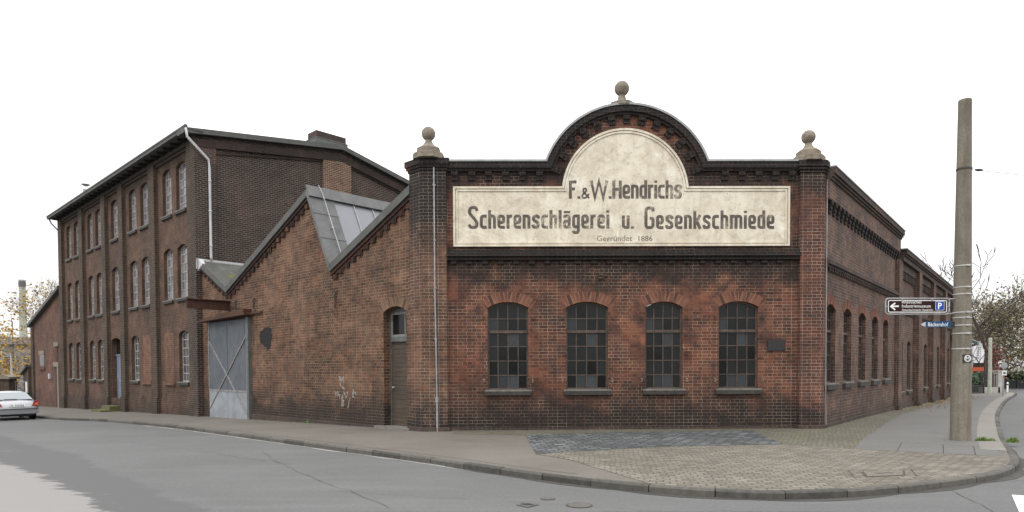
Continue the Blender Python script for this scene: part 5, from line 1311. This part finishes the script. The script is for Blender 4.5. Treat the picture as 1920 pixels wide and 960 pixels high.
m.tube([(-41.8, 55.3, .9), (-39.7, 55.3, .9)], .035, 6); m.tube([(-41.8, 55.3, -1.3), (-39.7, 55.3, -1.3)], .035, 6); m.build('bars', 'pipe', r)
r = root('brick_kiosk', 'small brick outhouse with a sloping green roof edge beside the annex', 'outbuilding', (-41, 57.5, -1.5))
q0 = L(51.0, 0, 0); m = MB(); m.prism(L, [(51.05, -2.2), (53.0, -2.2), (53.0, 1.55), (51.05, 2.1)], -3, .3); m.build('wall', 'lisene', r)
m = MB(); m.prism(L, [(50.98, 2.12), (53.4, 1.45), (53.4, 1.62), (50.98, 2.32)], -3.2, .5); m.build('roof', 'verge', r)
m = MB(); m.box(L, 51.5, 52.1, .28, .34, -1.3, .9); m.build('door', 'whitesign', r)

# ------------------------------------------------------------------ car
heading = atan2(dl[1], dl[0])
cx_, cy_ = -25.35, 33.45
hd = Vector((dl[0], dl[1], 0)); sd_ = Vector((dl[1], -dl[0], 0))      # sd_ = right hand side of the car
cz_ = gr_(cx_+hd.x*1, cy_+hd.y*1)
class CarFr:
    def __call__(s, x, y, z): return Vector((cx_, cy_, cz_-.02))+hd*(x-0.9)*1.0+sd_*y*1.04+Vector((0, 0, z*1.03))
    # x from the rear bumper forwards, y to the right
CF = CarFr()
car = root('parked_car', 'silver hatchback seen from behind, parked at the left kerb', 'car', tuple(CF(2.4, 0, 0)))
def cart(name, label=None):
    t = NT(name); return t
t = NT('silver_car_paint'); t.col((.36, .37, .385)); t.setp(Roughness=.32, Metallic=.5); t.b.inputs['Coat Weight'].default_value = .6; M['carpaint'] = t.m
t = NT('car_glass'); t.col((.02, .025, .027)); t.setp(Roughness=.06); t.b.inputs['Specular IOR Level'].default_value = 1.0; M['carglass'] = t.m
t = NT('rear_screen'); t.col((.22, .24, .25)); t.setp(Roughness=.05, Metallic=.7); M['rearscreen'] = t.m
t = NT('red_lens'); t.col((.30, .012, .02)); t.setp(Roughness=.15); M['lens'] = t.m
t = NT('amber_lens'); t.col((.65, .16, .03)); t.setp(Roughness=.2); M['amber'] = t.m
M['tyre'] = simple('tyre_rubber', (.012, .012, .012), .85, .1, 9); M['plastic'] = simple('black_plastic', (.02, .02, .021), .6, .1, 9)
secs = [  # x, half width, bottom, belt z, roof half width, roof z
    (0.00, .70, .40, .66, None), (0.03, .83, .34, .74, None), (0.12, .885, .27, .93, None), (0.30, .905, .24, 1.00, None), (0.7, .91, .22, .99, None), (1.3, .91, .2, .97, None),
    (2.2, .91, .2, .95, None), (3.1, .91, .2, .92, None), (3.7, .90, .22, .84, None), (4.3, .87, .25, .72, None), (4.65, .74, .32, .58, None), (4.72, .60, .38, .52, None)]
m = MB(); rings = []
for x, hw, zb_, zt2, _ in secs:
    prof = [(-hw*.86, zb_+.10), (-hw*.97, zb_+.16), (-hw, zb_+(zt2-zb_)*.45), (-hw*.985, zt2-.10), (-hw*.92, zt2-.02), (-hw*.6, zt2+.012), (0, zt2+.02)]
    prof = prof+[(-a, b) for a, b in prof[-2::-1]]
    rings.append([CF(x, y, z) for y, z in prof])
for i in range(len(rings)-1):
    for j in range(len(rings[0])-1): m.face([rings[i][j], rings[i+1][j], rings[i+1][j+1], rings[i][j+1]])
m.face(rings[0]); m.face(rings[-1])
# cabin shell
cab = [(0.34, .78, 1.00, .78, 1.0), (0.62, .80, .99, .70, 1.17), (1.05, .80, .98, .62, 1.37), (1.5, .80, .97, .60, 1.43), (2.2, .80, .96, .60, 1.445), (2.8, .80, .95, .60, 1.40), (3.5, .78, .90, .70, 1.02)]
cr = []
for x, hb, zb_, hr, zr_ in cab:
    prof = [(-hb, zb_-.04), (-(hb*.45+hr*.55), (zb_+zr_)/2), (-hr, zr_-.04), (-hr*.8, zr_), (0, zr_+.015)]; prof = prof+[(-a, b) for a, b in prof[-2::-1]]
    cr.append([CF(x, y, z) for y, z in prof])
for i in range(len(cr)-1):
    for j in range(len(cr[0])-1): m.face([cr[i][j], cr[i+1][j], cr[i+1][j+1], cr[i][j+1]])
m.face(cr[0]); m.face(cr[-1])
body = m.build('body', 'carpaint', car, smooth=True)
mod = body.modifiers.new('smooth', 'SUBSURF'); mod.levels = 1; mod.render_levels = 1
m = MB(); P = [CF(.385, -.66, 1.045), CF(.385, .66, 1.045), CF(1.0, .52, 1.375), CF(1.0, -.52, 1.375)]; m.face([p+Vector((0, 0, .018)) for p in P]); rw = m.build('rear_window', 'rearscreen', car)
m = MB(); m.tube([CF(.36, .05, 1.075), CF(.38, -.45, 1.085)], .012, 5); m.build('wiper', 'plastic', rw)
for sgn in (-1, 1):
    m = MB(); m.face([CF(.62, sgn*.80, 1.01), CF(3.1, sgn*.80, .98), CF(2.7, sgn*.66, 1.33), CF(1.2, sgn*.66, 1.36)]); m.build('side_window', 'carglass', car)
    m = MB(); pts = [(.70, .93), (.90, .93)]
    P = [CF(-.01, sgn*.56, .73), CF(.02, sgn*.84, .76), CF(.16, sgn*.875, 1.0), CF(.06, sgn*.70, .98)]; Q = [p+hd*.12+Vector((0, 0, 0)) for p in P]
    P2 = [P[0], P[1], P[2], P[3]]; m.face(P2)
    m.face([P[1], CF(.40, sgn*.925, .78), CF(.35, sgn*.905, .97), P[2]]); m.face([P[3], P[2], Q[2], Q[3]]); m.face([P[0], P[1], Q[1], Q[0]])
    tl = m.build('tail_light', 'lens', car)
    m = MB(); c = CF(-.016, sgn*.74, .84); 
    m.face([c+sd_*(-.07)+Vector((0, 0, -.05)), c+sd_*.07+Vector((0, 0, -.05)), c+sd_*.05+Vector((0, 0, .06)), c+sd_*(-.03)+Vector((0, 0, .06))]); m.build('indicator', 'amber', tl)
    for x in (.95, 3.65):
        m = MB(); a, b = CF(x, sgn*.66, .32), CF(x, sgn*.88, .32)
        m.tube([a, a.lerp(b, .08), a.lerp(b, .92), b], [.29, .325, .325, .28], 20); wh = m.build('wheel', 'tyre', car)
        m = MB(); m.tube([b-sd_*.02*sgn, b+sd_*.012*sgn], [.20, .19], 14); m.build('rim', 'pipe', wh)
m = MB()
P = [CF(-.045, -.80, .58), CF(-.045, .80, .58), CF(-.045, .80, .615), CF(-.045, -.80, .615)]; Q = [p+hd*.14 for p in P]; m.face(P)
for i in range(4): m.face([P[i], P[(i+1) % 4], Q[(i+1) % 4], Q[i]])
m.build('bumper_strip', 'plastic', car)
m = MB(); P = [CF(-.03, -.84, .60), CF(-.03, .84, .60), CF(.0, .86, .36), CF(.0, -.86, .36)]; Q = [p+hd*.25 for p in P]; m.face(P)
for i in range(4): m.face([P[i], P[(i+1) % 4], Q[(i+1) % 4], Q[i]])
m.build('bumper', 'carpaint', car)
m = MB(); P = [CF(.01, -.80, .38), CF(.01, .80, .38), CF(.10, .60, .24), CF(.10, -.60, .24)]; Q = [p+hd*4.4 for p in P]; m.face(P); m.face(Q)
for i in range(4): m.face([P[i], P[(i+1) % 4], Q[(i+1) % 4], Q[i]])
m.build('underbody', 'plastic', car)
m = MB(); P = [CF(-.055, -.30, .73), CF(-.055, .30, .73), CF(-.02, .30, .85), CF(-.02, -.30, .85)]; m.face(P); pn = m.build('number_plate', 'whitesign', car)
m = MB()
for k in range(9):
    if k in (2,): continue
    y = -.25+k*.06; m.face([CF(-.062, y-.017, .755), CF(-.062, y+.017, .755), CF(-.034, y+.017, .825), CF(-.034, y-.017, .825)])
m.build('plate_characters', 'greyframe', pn)

for o in list(bpy.data.objects):
    if o.type == 'MESH' and not o.users_collection: bpy.data.objects.remove(o)
